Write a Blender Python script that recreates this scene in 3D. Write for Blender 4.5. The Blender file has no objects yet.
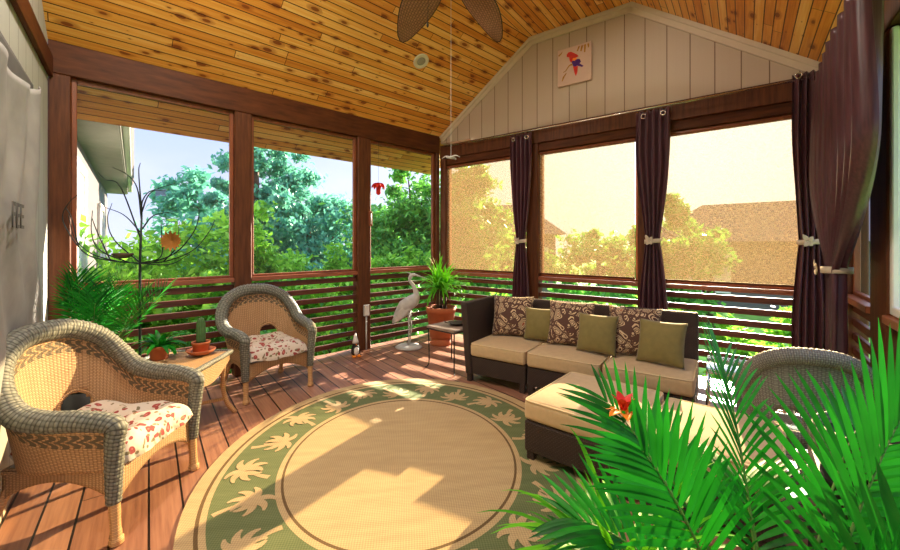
import bpy, bmesh, math, random
from mathutils import Vector, Matrix, noise
random.seed(7)
C = bpy.context.scene.collection
PI = math.pi
def V(*a): return Vector(a)

# ------------------------------------------------------------------ materials
def lin(c):
    c = c/255.0
    return c/12.92 if c <= .04045 else ((c+.055)/1.055)**2.4
def rgb(r, g, b): return (lin(r), lin(g), lin(b), 1)
class NT:
    def __init__(s, name):
        s.m = bpy.data.materials.new(name); s.m.use_nodes = True
        s.t = s.m.node_tree; s.t.nodes.clear()
        s.out = s.t.nodes.new('ShaderNodeOutputMaterial')
    def n(s, typ, **kw):
        nd = s.t.nodes.new(typ)
        for k, v in kw.items():
            if k.startswith('i_'):
                nd.inputs[k[2:].replace('_', ' ')].default_value = v
            else: setattr(nd, k, v)
        return nd
    def l(s, a, b): s.t.links.new(a, b)
    def math(s, op, a, b=None, c=None, clamp=False):
        nd = s.t.nodes.new('ShaderNodeMath'); nd.operation = op; nd.use_clamp = clamp
        for i, v in enumerate((a, b, c)):
            if v is None: continue
            if isinstance(v, (int, float)): nd.inputs[i].default_value = v
            else: s.l(v, nd.inputs[i])
        return nd.outputs[0]
    def ramp(s, fac, stops, interp='LINEAR'):
        r = s.t.nodes.new('ShaderNodeValToRGB'); r.color_ramp.interpolation = interp
        e = r.color_ramp.elements
        while len(e) < len(stops): e.new(.5)
        for i, (p, c) in enumerate(stops): e[i].position = p; e[i].color = c
        s.l(fac, r.inputs[0]); return r.outputs[0]
    def mix(s, fac, a, b, typ='MIX'):
        m = s.t.nodes.new('ShaderNodeMix'); m.data_type = 'RGBA'; m.blend_type = typ
        for k, v in ((0, fac), (6, a), (7, b)):
            if isinstance(v, (int, float, tuple)): m.inputs[k].default_value = v
            else: s.l(v, m.inputs[k])
        return m.outputs[2]
    def coord(s, kind='UV', scale=(1, 1, 1), rot=(0, 0, 0)):
        tc = s.t.nodes.new('ShaderNodeTexCoord'); mp = s.t.nodes.new('ShaderNodeMapping')
        mp.inputs['Scale'].default_value = scale; mp.inputs['Rotation'].default_value = rot
        s.l(tc.outputs[kind], mp.inputs[0]); return mp.outputs[0]
    def noise(s, vec, scale, detail=3, rough=.5):
        nd = s.n('ShaderNodeTexNoise'); nd.inputs['Scale'].default_value = scale
        nd.inputs['Detail'].default_value = detail; nd.inputs['Roughness'].default_value = rough
        s.l(vec, nd.inputs['Vector']); return nd.outputs[0]
    def bsdf(s, col, rough=.6, bump=None, bstr=.3, bdist=.01, metal=0, spec=.5, sheen=0, trans=None, coat=0):
        p = s.t.nodes.new('ShaderNodeBsdfPrincipled')
        if isinstance(col, tuple): p.inputs['Base Color'].default_value = col
        else: s.l(col, p.inputs['Base Color'])
        if isinstance(rough, (int, float)): p.inputs['Roughness'].default_value = rough
        else: s.l(rough, p.inputs['Roughness'])
        p.inputs['Metallic'].default_value = metal
        p.inputs['Specular IOR Level'].default_value = spec
        p.inputs['Sheen Weight'].default_value = sheen
        p.inputs['Coat Weight'].default_value = coat
        if bump is not None:
            b = s.t.nodes.new('ShaderNodeBump'); b.inputs['Strength'].default_value = bstr
            b.inputs['Distance'].default_value = bdist
            s.l(bump, b.inputs['Height']); s.l(b.outputs[0], p.inputs['Normal'])
        o = p.outputs[0]
        if trans:
            fac, tcol = trans
            t = s.t.nodes.new('ShaderNodeBsdfTranslucent')
            if isinstance(tcol, tuple): t.inputs[0].default_value = tcol
            else: s.l(tcol, t.inputs[0])
            mx = s.t.nodes.new('ShaderNodeMixShader'); mx.inputs[0].default_value = fac
            s.l(o, mx.inputs[1]); s.l(t.outputs[0], mx.inputs[2]); o = mx.outputs[0]
        s.l(o, s.out.inputs[0]); return s.m

def m_plain(name, col, rough=.6, var=.12, nscale=8, **kw):
    t = NT(name); v = t.coord('Object')
    f = t.noise(v, nscale, 4)
    d = tuple(c*(1-var) for c in col[:3])+(1,); h = tuple(min(1, c*(1+var)) for c in col[:3])+(1,)
    col2 = t.ramp(f, [(.3, d), (.7, h)])
    return t.bsdf(col2, rough, bump=f, bstr=.1, **kw)

def m_wood(name, a, b, rough=.5, scale=(1, 12, 12), kind='Object', nscale=2.5, **kw):
    t = NT(name); v = t.coord(kind, scale)
    f = t.noise(v, nscale, 6, .6)
    v2 = t.coord(kind); f2 = t.noise(v2, 1.7, 2)
    c = t.ramp(f, [(.3, a), (.7, b)])
    c = t.mix(t.math('MULTIPLY', f2, .35), c, a)
    return t.bsdf(c, rough, bump=f, bstr=.15, **kw)

def m_planks(name, w, cols, length=2.4, gap=.05, gapcol=rgb(60, 30, 15), knots=False, rough=.5, var=1.0, grain=.5, bstr=.5, spec=.4, coat=0):
    """UV in metres: u runs along the boards, v across."""
    t = NT(name); tc = t.n('ShaderNodeTexCoord'); sep = t.n('ShaderNodeSeparateXYZ')
    t.l(tc.outputs['UV'], sep.inputs[0]); u, v = sep.outputs[0], sep.outputs[1]
    q = t.math('DIVIDE', v, w); idx = t.math('FLOOR', q); fr = t.math('FRACT', q)
    wn = t.n('ShaderNodeTexWhiteNoise', noise_dimensions='1D'); t.l(idx, wn.inputs['W'])
    off = t.math('MULTIPLY', wn.outputs[0], length*3)
    uu = t.math('DIVIDE', t.math('ADD', u, off), length); uid = t.math('FLOOR', uu); uf = t.math('FRACT', uu)
    wn2 = t.n('ShaderNodeTexWhiteNoise', noise_dimensions='2D')
    cb = t.n('ShaderNodeCombineXYZ'); t.l(idx, cb.inputs[0]); t.l(uid, cb.inputs[1]); t.l(cb.outputs[0], wn2.inputs['Vector'])
    rnd = wn2.outputs[0]
    cb2 = t.n('ShaderNodeCombineXYZ'); t.l(t.math('MULTIPLY', u, 1.2), cb2.inputs[0]); t.l(t.math('MULTIPLY', v, 28), cb2.inputs[1]); t.l(t.math('MULTIPLY', rnd, 40), cb2.inputs[2])
    g = t.noise(cb2.outputs[0], 1.6, 5, .62)
    f = t.math('ADD', t.math('MULTIPLY', rnd, var*.5), t.math('MULTIPLY', g, grain))
    n = len(cols); c = t.ramp(f, [(.15+.7*i/(n-1), cols[i]) for i in range(n)])
    # edges
    e = t.math('MINIMUM', fr, t.math('SUBTRACT', 1, fr))
    em = t.math('LESS_THAN', e, gap)
    eu = t.math('LESS_THAN', uf, .0022*2.4/length)
    em = t.math('MAXIMUM', em, eu)
    if knots:
        cb3 = t.n('ShaderNodeCombineXYZ'); t.l(t.math('MULTIPLY', u, 5.5), cb3.inputs[0]); t.l(t.math('MULTIPLY', v, 13), cb3.inputs[1])
        vo = t.n('ShaderNodeTexVoronoi', voronoi_dimensions='2D'); vo.inputs['Scale'].default_value = 1.0; t.l(cb3.outputs[0], vo.inputs['Vector'])
        wv = t.n('ShaderNodeTexWhiteNoise', noise_dimensions='3D'); t.l(vo.outputs['Color'], wv.inputs['Vector'])
        rad = t.math('MULTIPLY', t.math('POWER', wv.outputs[0], 3.0), .28)
        k = t.math('DIVIDE', t.math('SUBTRACT', rad, vo.outputs['Distance']), .05, clamp=True)
        c = t.mix(t.math('MULTIPLY', k, .9), c, rgb(86, 32, 10))
        k2 = t.math('DIVIDE', t.math('SUBTRACT', t.math('MULTIPLY', rad, 2.2), vo.outputs['Distance']), .2, clamp=True)
        c = t.mix(t.math('MULTIPLY', k2, .5), c, rgb(160, 80, 25))
    c = t.mix(em, c, gapcol)
    h = t.math('SUBTRACT', t.math('MULTIPLY', g, .1), em)
    return t.bsdf(c, rough, bump=h, bstr=bstr, bdist=.006, spec=spec, coat=coat)

def m_weave(name, a, b, gapc, su=120, sv=120, rough=.55, band=None, angle=0, mixn=.5, bstr=.8):
    """basket weave on UV metres: su strands per metre along u, sv along v."""
    t = NT(name); tc = t.n('ShaderNodeTexCoord'); sep = t.n('ShaderNodeSeparateXYZ')
    src = tc.outputs['UV']
    if angle:
        mp = t.n('ShaderNodeMapping'); mp.inputs['Rotation'].default_value = (0, 0, angle); t.l(src, mp.inputs[0]); src = mp.outputs[0]
    t.l(src, sep.inputs[0]); u, v = sep.outputs[0], sep.outputs[1]
    qu = t.math('MULTIPLY', u, su); qv = t.math('MULTIPLY', v, sv)
    iu = t.math('FLOOR', qu); par = t.math('MULTIPLY', t.math('MODULO', t.math('ABSOLUTE', iu), 2), PI)
    su_ = t.math('SINE', t.math('MULTIPLY', qu, PI)); sv_ = t.math('SINE', t.math('ADD', t.math('MULTIPLY', qv, PI), par))
    h = t.math('ABSOLUTE', t.math('SINE', t.math('MULTIPLY', qv, PI)))
    ov = t.math('MULTIPLY', t.math('ABSOLUTE', su_), t.math('ADD', t.math('MULTIPLY', sv_, .35), .65))
    hh = t.math('MULTIPLY', t.math('POWER', h, .6), t.math('ADD', t.math('MULTIPLY', ov, .7), .3))
    nz = t.noise(t.coord('Object'), 14, 3)
    c = t.mix(t.math('MULTIPLY', nz, mixn*1.4), a, b)
    c = t.mix(t.math('SUBTRACT', 1, t.math('MULTIPLY', hh, 1.6, clamp=True)), c, gapc)
    if band:      # (lo, hi, colour) in UV v: braided band of another colour
        lo, hi, bc = band
        m = t.math('MULTIPLY', t.math('GREATER_THAN', v, lo), t.math('LESS_THAN', v, hi))
        zz = t.math('ABSOLUTE', t.math('SINE', t.math('ADD', t.math('MULTIPLY', u, 75), t.math('MULTIPLY', t.math('ABSOLUTE', t.math('SINE', t.math('MULTIPLY', v, 70))), 2.5))))
        c = t.mix(t.math('MULTIPLY', m, t.math('GREATER_THAN', zz, .55)), c, bc)
    return t.bsdf(c, rough, bump=hh, bstr=bstr, bdist=.004, spec=.35)

M = {}
M['ceil'] = m_planks('cedar_boards', .076, [rgb(160, 84, 26), rgb(212, 134, 46), rgb(232, 166, 74), rgb(244, 200, 120)], 2.2, .055, rgb(72, 30, 8), knots=True, rough=.45, var=.8, grain=.75)
M['deck'] = m_planks('deck_boards', .14, [rgb(98, 62, 50), rgb(140, 96, 76), rgb(176, 128, 100)], 3.6, .035, rgb(24, 12, 8), rough=.42, var=.6, grain=.9, bstr=.9)
M['siding'] = m_planks('grooved_siding', .205, [rgb(186, 168, 148), rgb(194, 176, 156), rgb(202, 184, 164)], 50, .022, rgb(120, 98, 80), rough=.6, var=.3, grain=.25)
M['siding_grey'] = m_planks('grooved_grey_siding', .205, [rgb(170, 172, 164), rgb(184, 186, 176), rgb(194, 195, 186)], 50, .016, rgb(100, 98, 90), rough=.65, var=.3, grain=.25)
M['ext_siding'] = m_planks('lap_siding', .18, [rgb(98, 90, 90), rgb(110, 102, 100)], 60, .03, rgb(96, 88, 84), var=.2, grain=.2)
M['trimc'] = m_plain('painted_trim', rgb(206, 190, 166), .5, .05)
M['white'] = m_plain('white_paint', rgb(226, 224, 218), .45, .04)
M['beam'] = m_wood('dark_beam', rgb(64, 32, 14), rgb(104, 56, 26), .55, (1.5, 1.5, 10), spec=.2)
M['post'] = m_wood('stained_post', rgb(68, 36, 18), rgb(112, 64, 36), .5, (14, 14, 1.2), spec=.25)
M['frame'] = m_wood('frame_wood', rgb(110, 56, 28), rgb(150, 84, 50), .45, (8, 8, 2))
M['slat'] = m_wood('slat_wood', rgb(66, 30, 18), rgb(110, 56, 34), .5, (1.5, 1.5, 14))
M['railc'] = m_wood('rail_wood', rgb(126, 66, 42), rgb(170, 104, 72), .4, (2, 2, 10))
def m_leaf(name, a, b, tfac=.35, sc=6, rough=.45):
    t = NT(name); v = t.coord('Object'); f = t.noise(v, sc, 2)
    oi = t.n('ShaderNodeNewGeometry')
    f2 = t.math('ADD', t.math('MULTIPLY', f, .6), t.math('MULTIPLY', oi.outputs['Random Per Island'], .45))
    c = t.ramp(f2, [(.25, a), (.75, b)])
    return t.bsdf(c, rough, trans=(tfac, t.mix(.5, c, b)), spec=.3)
M['palm'] = m_leaf('palm_leaf', rgb(4, 74, 22), rgb(40, 166, 38), .26, 9)
M['palm_l'] = m_leaf('palm_leaf_light', rgb(40, 140, 20), rgb(120, 215, 40), .35)
M['stem'] = m_plain('green_stem', rgb(90, 130, 50), .5)
M['tree_g'] = m_leaf('tree_leaf', rgb(24, 96, 44), rgb(128, 204, 84), .4, 2.5)
M['tree_y'] = m_leaf('bright_leaf', rgb(30, 112, 34), rgb(160, 222, 72), .45, 3)
M['tree_b'] = m_leaf('blue_green_leaf', rgb(40, 128, 116), rgb(120, 196, 160), .4, 1.0)
M['bark'] = m_wood('bark', rgb(60, 44, 32), rgb(110, 86, 64), .8)
M['wick'] = m_weave('tan_wicker', rgb(200, 156, 110), rgb(228, 190, 144), rgb(96, 62, 36), 62, 110, band=(.235, .305, rgb(104, 90, 70)))
M['wick2'] = m_weave('tan_wicker_plain', rgb(200, 156, 108), rgb(224, 186, 138), rgb(100, 64, 38), 62, 110)
M['grey_wick'] = m_weave('grey_braid', rgb(112, 114, 104), rgb(158, 158, 146), rgb(36, 35, 31), 34, 58, angle=.12)
M['leg_wick'] = m_weave('wrapped_cane', rgb(214, 168, 112), rgb(232, 190, 138), rgb(140, 96, 56), 8, 130, bstr=.5)
M['dark_wick'] = m_weave('dark_wicker', rgb(56, 42, 38), rgb(84, 64, 56), rgb(16, 11, 10), 90, 90)
M['lgrey_wick'] = m_weave('light_grey_wicker', rgb(128, 126, 122), rgb(164, 162, 156), rgb(52, 48, 46), 60, 80)
M['cush'] = m_plain('beige_cushion', rgb(196, 168, 128), .85, .06, 30, sheen=.2)
M['pipe'] = m_plain('beige_piping', rgb(214, 190, 150), .85, .05)
M['olive'] = m_plain('olive_pillow', rgb(124, 112, 60), .75, .1, 20, sheen=.2)
M['terra'] = m_plain('terracotta', rgb(176, 96, 56), .75, .1, 12)
M['soil'] = m_plain('soil', rgb(44, 32, 24), .95, .3, 40)
M['iron'] = m_plain('dark_iron', rgb(54, 48, 44), .5, .1, metal=.6)
M['dkiron'] = m_plain('green_black_iron', rgb(44, 52, 50), .5, .1, metal=.5)
M['chrome'] = m_plain('bright_metal', rgb(214, 212, 208), .25, .02, metal=1.0)
M['stone'] = m_plain('pale_grey_cast', rgb(190, 190, 186), .7, .12, 20)
M['slate'] = m_plain('tile_top', rgb(150, 130, 116), .45, .2, 18)
M['tie'] = m_plain('cream_tie', rgb(206, 192, 172), .8, .08)
M['cactus'] = m_plain('cactus_green', rgb(70, 110, 60), .6, .2, 30)
M['banner'] = m_plain('grey_cloth', rgb(150, 148, 146), .85, .2, 5)
M['ink'] = m_plain('dark_ink', rgb(92, 90, 88), .9, .1)
M['black'] = m_plain('black_paint', rgb(28, 26, 26), .5, .1)
M['orange'] = m_plain('orange_petal', rgb(244, 140, 30), .5, .12)
M['red'] = m_plain('red_petal', rgb(214, 36, 30), .5, .12)
M['amber'] = m_plain('rusty_disc', rgb(176, 116, 48), .6, .3, 12)
M['blue'] = m_plain('pale_blue', rgb(116, 150, 196), .5, .1)
M['soffit'] = m_plain('soffit_paint', rgb(130, 128, 120), .8, .1)
M['gutter'] = m_plain('gutter_metal', rgb(150, 150, 144), .5, .05)
M['roof'] = m_plain('roof_shingle', rgb(96, 84, 84), .9, .2, 10)
M['canvas'] = m_plain('canvas_tan', rgb(208, 178, 160), .8, .04)
M['paint_y'] = m_plain('paint_ochre', rgb(176, 122, 40), .7, .2, 30)
M['purple'] = m_plain('paint_purple', rgb(74, 30, 120), .7, .15, 30)
M['pred'] = m_plain('paint_red', rgb(206, 48, 34), .7, .15, 30)
M['lamp'] = None
def m_satin():
    t = NT('plum_satin'); v = t.coord('Object', (20, 20, 1)); f = t.noise(v, 4, 3)
    c = t.ramp(f, [(.3, rgb(66, 34, 46)), (.7, rgb(98, 54, 64))])
    return t.bsdf(c, .36, bump=f, bstr=.05, spec=.5, sheen=.1, trans=(.12, rgb(130, 50, 40)))
M['satin'] = m_satin()
def m_shade():
    t = NT('shade_mesh'); v = t.coord('UV', (16, 60, 1)); n1 = t.noise(v, 2.0, 3, .7)
    v2 = t.coord('UV', (110, 16, 1)); n2 = t.noise(v2, 2.0, 3, .7)
    f = t.math('MULTIPLY', t.math('ADD', n1, n2), .5)
    c = t.ramp(f, [(.4, rgb(178, 152, 116)), (.6, rgb(222, 202, 168))])
    tr = t.n('ShaderNodeBsdfTransparent'); tr.inputs[0].default_value = rgb(255, 246, 224)
    tl = t.n('ShaderNodeBsdfTranslucent'); t.l(c, tl.inputs[0])
    df = t.n('ShaderNodeBsdfDiffuse'); t.l(c, df.inputs[0])
    m1 = t.n('ShaderNodeMixShader'); m1.inputs[0].default_value = .90; t.l(tl.outputs[0], m1.inputs[1]); t.l(df.outputs[0], m1.inputs[2])
    m2 = t.n('ShaderNodeMixShader'); t.l(t.ramp(f, [(.38, (.28,)*3+(1,)), (.62, (.44,)*3+(1,))]), m2.inputs[0])
    t.l(tr.outputs[0], m2.inputs[1]); t.l(m1.outputs[0], m2.inputs[2]); t.l(m2.outputs[0], t.out.inputs[0])
    return t.m
M['shade'] = m_shade()
def m_screen():
    t = NT('insect_screen'); tr = t.n('ShaderNodeBsdfTransparent'); tr.inputs[0].default_value = (1, 1, 1, 1)
    df = t.n('ShaderNodeBsdfDiffuse'); df.inputs[0].default_value = rgb(120, 120, 124)
    m2 = t.n('ShaderNodeMixShader'); m2.inputs[0].default_value = .06
    t.l(tr.outputs[0], m2.inputs[1]); t.l(df.outputs[0], m2.inputs[2]); t.l(m2.outputs[0], t.out.inputs[0])
    return t.m
M['screen'] = m_screen()
def m_glass():
    t = NT('table_glass'); g = t.n('ShaderNodeBsdfGlossy'); g.inputs[1].default_value = .05
    tr = t.n('ShaderNodeBsdfTransparent'); tr.inputs[0].default_value = (.8, .86, .84, 1)
    m2 = t.n('ShaderNodeMixShader'); m2.inputs[0].default_value = .3
    t.l(tr.outputs[0], m2.inputs[1]); t.l(g.outputs[0], m2.inputs[2]); t.l(m2.outputs[0], t.out.inputs[0]); return t.m
M['glass'] = m_glass()
def m_pane():
    t = NT('window_glass'); return t.bsdf(rgb(206, 206, 206), .15, spec=.8)
M['pane'] = m_pane()
def m_emit(name, col, s):
    t = NT(name); e = t.n('ShaderNodeEmission'); e.inputs[0].default_value = col; e.inputs[1].default_value = s
    t.l(e.outputs[0], t.out.inputs[0]); return t.m
M['lamp'] = m_plain('lamp_trim', rgb(214, 206, 188), .5, .03)
M['bulb'] = m_plain('lamp_lens', rgb(150, 146, 134), .3, .03)
def m_floral():
    t = NT('floral_fabric'); v = t.coord('Object')
    nz = t.n('ShaderNodeTexNoise'); nz.inputs['Scale'].default_value = 9; t.l(v, nz.inputs['Vector'])
    vv = t.n('ShaderNodeVectorMath', operation='MULTIPLY_ADD'); t.l(nz.outputs['Color'], vv.inputs[0]); vv.inputs[1].default_value = (.09,)*3; t.l(v, vv.inputs[2])
    a = t.n('ShaderNodeTexVoronoi'); a.inputs['Scale'].default_value = 20; t.l(vv.outputs[0], a.inputs['Vector'])
    b = t.n('ShaderNodeTexVoronoi'); b.inputs['Scale'].default_value = 26; t.l(vv.outputs[0], b.inputs['Vector'])
    c = t.mix(t.math('LESS_THAN', a.outputs['Distance'], .36), rgb(206, 194, 180), rgb(150, 66, 64))
    c = t.mix(t.math('LESS_THAN', a.outputs['Distance'], .14), c, rgb(190, 112, 100))
    c = t.mix(t.math('LESS_THAN', b.outputs['Distance'], .27), c, rgb(124, 112, 84))
    f = t.noise(v, 22, 2)
    return t.bsdf(c, .85, bump=f, bstr=.5, bdist=.01)
M['floral'] = m_floral()
def m_paisley():
    t = NT('paisley_fabric'); v0 = t.coord('Object')
    nz = t.n('ShaderNodeTexNoise'); nz.inputs['Scale'].default_value = 7; nz.inputs['Detail'].default_value = 1; t.l(v0, nz.inputs['Vector'])
    vv = t.n('ShaderNodeVectorMath', operation='MULTIPLY_ADD'); t.l(nz.outputs['Color'], vv.inputs[0]); vv.inputs[1].default_value = (.16,)*3; t.l(v0, vv.inputs[2]); v = vv.outputs[0]
    a = t.n('ShaderNodeTexVoronoi'); a.inputs['Scale'].default_value = 12; t.l(v, a.inputs['Vector'])
    d = a.outputs['Distance']; w = t.math('SINE', t.math('MULTIPLY', d, 42))
    c = t.mix(t.math('GREATER_THAN', w, .05), rgb(84, 52, 42), rgb(214, 188, 152))
    c = t.mix(t.math('LESS_THAN', d, .14), c, rgb(150, 74, 50))
    e = t.n('ShaderNodeTexVoronoi', feature='DISTANCE_TO_EDGE'); e.inputs['Scale'].default_value = 12; t.l(v, e.inputs['Vector'])
    c = t.mix(t.math('LESS_THAN', e.outputs['Distance'], .09), c, rgb(84, 54, 44))
    b = t.n('ShaderNodeTexVoronoi'); b.inputs['Scale'].default_value = 30; t.l(v, b.inputs['Vector'])
    c = t.mix(t.math('LESS_THAN', b.outputs['Distance'], .16), c, rgb(150, 112, 78))
    return t.bsdf(c, .8, sheen=.1)
M['paisley'] = m_paisley()
def m_rug(name, a, b):
    t = NT(name); v = t.coord('Object'); 
    w1 = t.n('ShaderNodeTexWave', wave_type='BANDS', bands_direction='X'); w1.inputs['Scale'].default_value = 26; w1.inputs['Distortion'].default_value = 1.5; t.l(v, w1.inputs['Vector'])
    w2 = t.n('ShaderNodeTexWave', wave_type='BANDS', bands_direction='Y'); w2.inputs['Scale'].default_value = 26; w2.inputs['Distortion'].default_value = 1.5; t.l(v, w2.inputs['Vector'])
    f = t.math('MULTIPLY', t.math('ADD', w1.outputs[1], w2.outputs[1]), .5)
    n = t.noise(t.coord('Object', (1, 5, 1)), 4, 4)
    c = t.ramp(t.math('ADD', t.math('MULTIPLY', f, .5), t.math('MULTIPLY', n, .5)), [(.25, a), (.75, b)])
    return t.bsdf(c, .9, bump=f, bstr=.3, bdist=.002, spec=.2)
M['rug_tan'] = m_rug('rug_tan', rgb(168, 142, 104), rgb(200, 174, 130))
M['rug_green'] = m_rug('rug_green', rgb(88, 98, 64), rgb(116, 124, 84))
M['rug_line'] = m_rug('rug_brown', rgb(96, 76, 50), rgb(116, 92, 62))
M['lawn'] = m_plain('lawn', rgb(112, 160, 60), .9, .35, 3)

# ------------------------------------------------------------------ mesh helpers
def link(o, parent=None):
    C.objects.link(o)
    if parent: o.parent = parent
    return o
def obj(name, bm, mat, parent=None, smooth=False, loc=None, rz=None):
    me = bpy.data.meshes.new(name)
    bmesh.ops.recalc_face_normals(bm, faces=bm.faces) if name not in NOFIX else None
    bm.to_mesh(me); bm.free()
    for m in (mat if isinstance(mat, (list, tuple)) else [mat]): me.materials.append(m)
    if smooth:
        for p in me.polygons: p.use_smooth = True
    o = bpy.data.objects.new(name, me); link(o, parent)
    if loc is not None: o.location = loc
    if rz is not None: o.rotation_euler.z = rz
    return o
NOFIX = {'foliage', 'frond', 'leaf_tuft'}
def thing(name, label, cat, loc=(0, 0, 0), rz=0, group=None):
    o = bpy.data.objects.new(name, None); o.empty_display_size = .1; C.objects.link(o)
    o.location = loc; o.rotation_euler.z = rz; o['label'] = label; o['category'] = cat
    if group: o['group'] = group
    return o
def tag(o, label, cat, group=None, kind=None):
    o['label'] = label; o['category'] = cat
    if group: o['group'] = group
    if kind: o['kind'] = kind
    return o
def struct(o): o['kind'] = 'structure'; return o
def uvl(bm): return bm.loops.layers.uv.verify()
def boxuv(bm, faces):
    L = uvl(bm)
    for f in faces:
        n = f.normal if f.normal.length > 0 else (f.normal_update() or f.normal)
        ax, ay, az = abs(n.x), abs(n.y), abs(n.z)
        for lp in f.loops:
            c = lp.vert.co
            if az >= ax and az >= ay: lp[L].uv = (c.x, c.y)
            elif ax >= ay: lp[L].uv = (c.y, c.z)
            else: lp[L].uv = (c.x, c.z)
def box(bm, c, s, rot=None, mi=0):
    vs = []
    for dz in (-.5, .5):
        for dx, dy in ((-.5, -.5), (.5, -.5), (.5, .5), (-.5, .5)):
            p = Vector((dx*s[0], dy*s[1], dz*s[2]))
            vs.append(p)
    fcs = [(0, 3, 2, 1), (4, 5, 6, 7), (0, 1, 5, 4), (1, 2, 6, 5), (2, 3, 7, 6), (3, 0, 4, 7)]
    L = uvl(bm); bv = []
    for p in vs:
        q = (rot @ p) if rot is not None else p
        bv.append(bm.verts.new(q+Vector(c)))
    for f in fcs:
        fc = bm.faces.new([bv[i] for i in f]); fc.material_index = mi
        a = vs[f[1]]-vs[f[0]]; b = vs[f[2]]-vs[f[1]]; n = a.cross(b)
        for lp, i in zip(fc.loops, f):
            p = vs[i]
            if abs(n.z) > abs(n.x)+abs(n.y): lp[L].uv = (p.x+c[0], p.y+c[1])
            elif abs(n.x) > abs(n.y): lp[L].uv = (p.y+c[1], p.z+c[2])
            else: lp[L].uv = (p.x+c[0], p.z+c[2])
def rbox(bm, c, s, r=.01, seg=2, rot=None, puff=0, sub=0):
    b2 = bmesh.new(); box(b2, (0, 0, 0), s)
    bmesh.ops.bevel(b2, geom=b2.edges[:], offset=r, segments=seg, profile=.5, affect='EDGES')
    if sub:
        bmesh.ops.subdivide_edges(b2, edges=b2.edges[:], cuts=sub, use_grid_fill=True)
    if puff:
        for v in b2.verts:
            fx = 1-min(1, abs(v.co.x)/(s[0]/2))**2; fy = 1-min(1, abs(v.co.y)/(s[1]/2))**2
            v.co.z += puff*fx*fy*(1 if v.co.z > 0 else 0)
    b2.faces.ensure_lookup_table()
    for f in b2.faces: f.normal_update()
    boxuv(b2, b2.faces)
    for v in b2.verts:
        if rot is not None: v.co = rot @ v.co
        v.co += Vector(c)
    me = bpy.data.meshes.new('t'); b2.to_mesh(me); b2.free(); bm.from_mesh(me); bpy.data.meshes.remove(me)
def catmull(P, n):
    out = []
    P = [Vector(p) for p in P]
    for i in range(len(P)-1):
        p0 = P[i-1] if i else P[0]*2-P[1]; p1, p2 = P[i], P[i+1]
        p3 = P[i+2] if i+2 < len(P) else P[-1]*2-P[-2]
        for k in range(n):
            t = k/n
            out.append(.5*((2*p1)+(-p0+p2)*t+(2*p0-5*p1+4*p2-p3)*t*t+(-p0+3*p1-3*p2+p3)*t**3))
    out.append(P[-1].copy()); return out
def tube(bm, pts, r, seg=8, cap=True, closed=False):
    """r: number or list, UV u=along metres, v=around metres"""
    pts = [Vector(p) for p in pts]; n = len(pts); L = uvl(bm)
    rs = r if isinstance(r, (list, tuple)) else [r]*n
    t0 = (pts[1]-pts[0]).normalized(); up = Vector((0, 0, 1)) if abs(t0.z) < .9 else Vector((1, 0, 0))
    nrm = t0.cross(up).normalized(); rings = []; s = 0; S = []
    for i in range(n):
        if closed: t = (pts[(i+1) % n]-pts[i-1])
        else: t = pts[min(i+1, n-1)]-pts[max(i-1, 0)]
        if t.length < 1e-9: t = t0
        t.normalize(); nrm = (nrm-t*nrm.dot(t)).normalized(); b = t.cross(nrm)
        if i: s += (pts[i]-pts[i-1]).length
        S.append(s)
        rings.append([bm.verts.new(pts[i]+(nrm*math.cos(a)+b*math.sin(a))*rs[i]) for a in [2*PI*k/seg for k in range(seg)]])
    rm = max(rs)
    rng = range(n) if closed else range(n-1)
    for i in rng:
        j = (i+1) % n
        for k in range(seg):
            f = bm.faces.new((rings[i][k], rings[i][(k+1) % seg], rings[j][(k+1) % seg], rings[j][k]))
            u0, u1 = S[i], (S[j] if j > i else S[i]+.01); v0 = k/seg*2*PI*rm; v1 = (k+1)/seg*2*PI*rm
            for lp, uv in zip(f.loops, ((v0, u0), (v1, u0), (v1, u1), (v0, u1))): lp[L].uv = uv
    if cap and not closed:
        bm.faces.new(rings[0][::-1]); bm.faces.new(rings[-1])
def lathe(bm, prof, c=(0, 0, 0), seg=24, mi=0):
    L = uvl(bm); rings = []
    for r, z in prof:
        rings.append([bm.verts.new((c[0]+max(r, .0004)*math.cos(2*PI*k/seg), c[1]+max(r, .0004)*math.sin(2*PI*k/seg), c[2]+z)) for k in range(seg)])
    for i in range(len(prof)-1):
        for k in range(seg):
            f = bm.faces.new((rings[i][k], rings[i][(k+1) % seg], rings[i+1][(k+1) % seg], rings[i+1][k])); f.material_index = mi
            R = max(p[0] for p in prof)
            for lp, (a, b) in zip(f.loops, ((k, i), (k+1, i), (k+1, i+1), (k, i+1))): lp[L].uv = (a/seg*2*PI*R, prof[b][1])
    f = bm.faces.new(rings[0][::-1]); f.material_index = mi; f = bm.faces.new(rings[-1]); f.material_index = mi
def grid(bm, fn, nu, nv, skip=None, uvf=None, mi=0):
    """fn(u,v)->Vector ; u,v in 0..1"""
    L = uvl(bm); P = [[bm.verts.new(fn(i/nu, j/nv)) for j in range(nv+1)] for i in range(nu+1)]
    for i in range(nu):
        for j in range(nv):
            if skip and skip((i+.5)/nu, (j+.5)/nv): continue
            f = bm.faces.new((P[i][j], P[i+1][j], P[i+1][j+1], P[i][j+1])); f.material_index = mi
            for lp, (a, b) in zip(f.loops, ((i, j), (i+1, j), (i+1, j+1), (i, j+1))):
                lp[L].uv = uvf(a/nu, b/nv) if uvf else (a/nu, b/nv)
    for v in [v for v in bm.verts if not v.link_faces]: bm.verts.remove(v)
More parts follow.
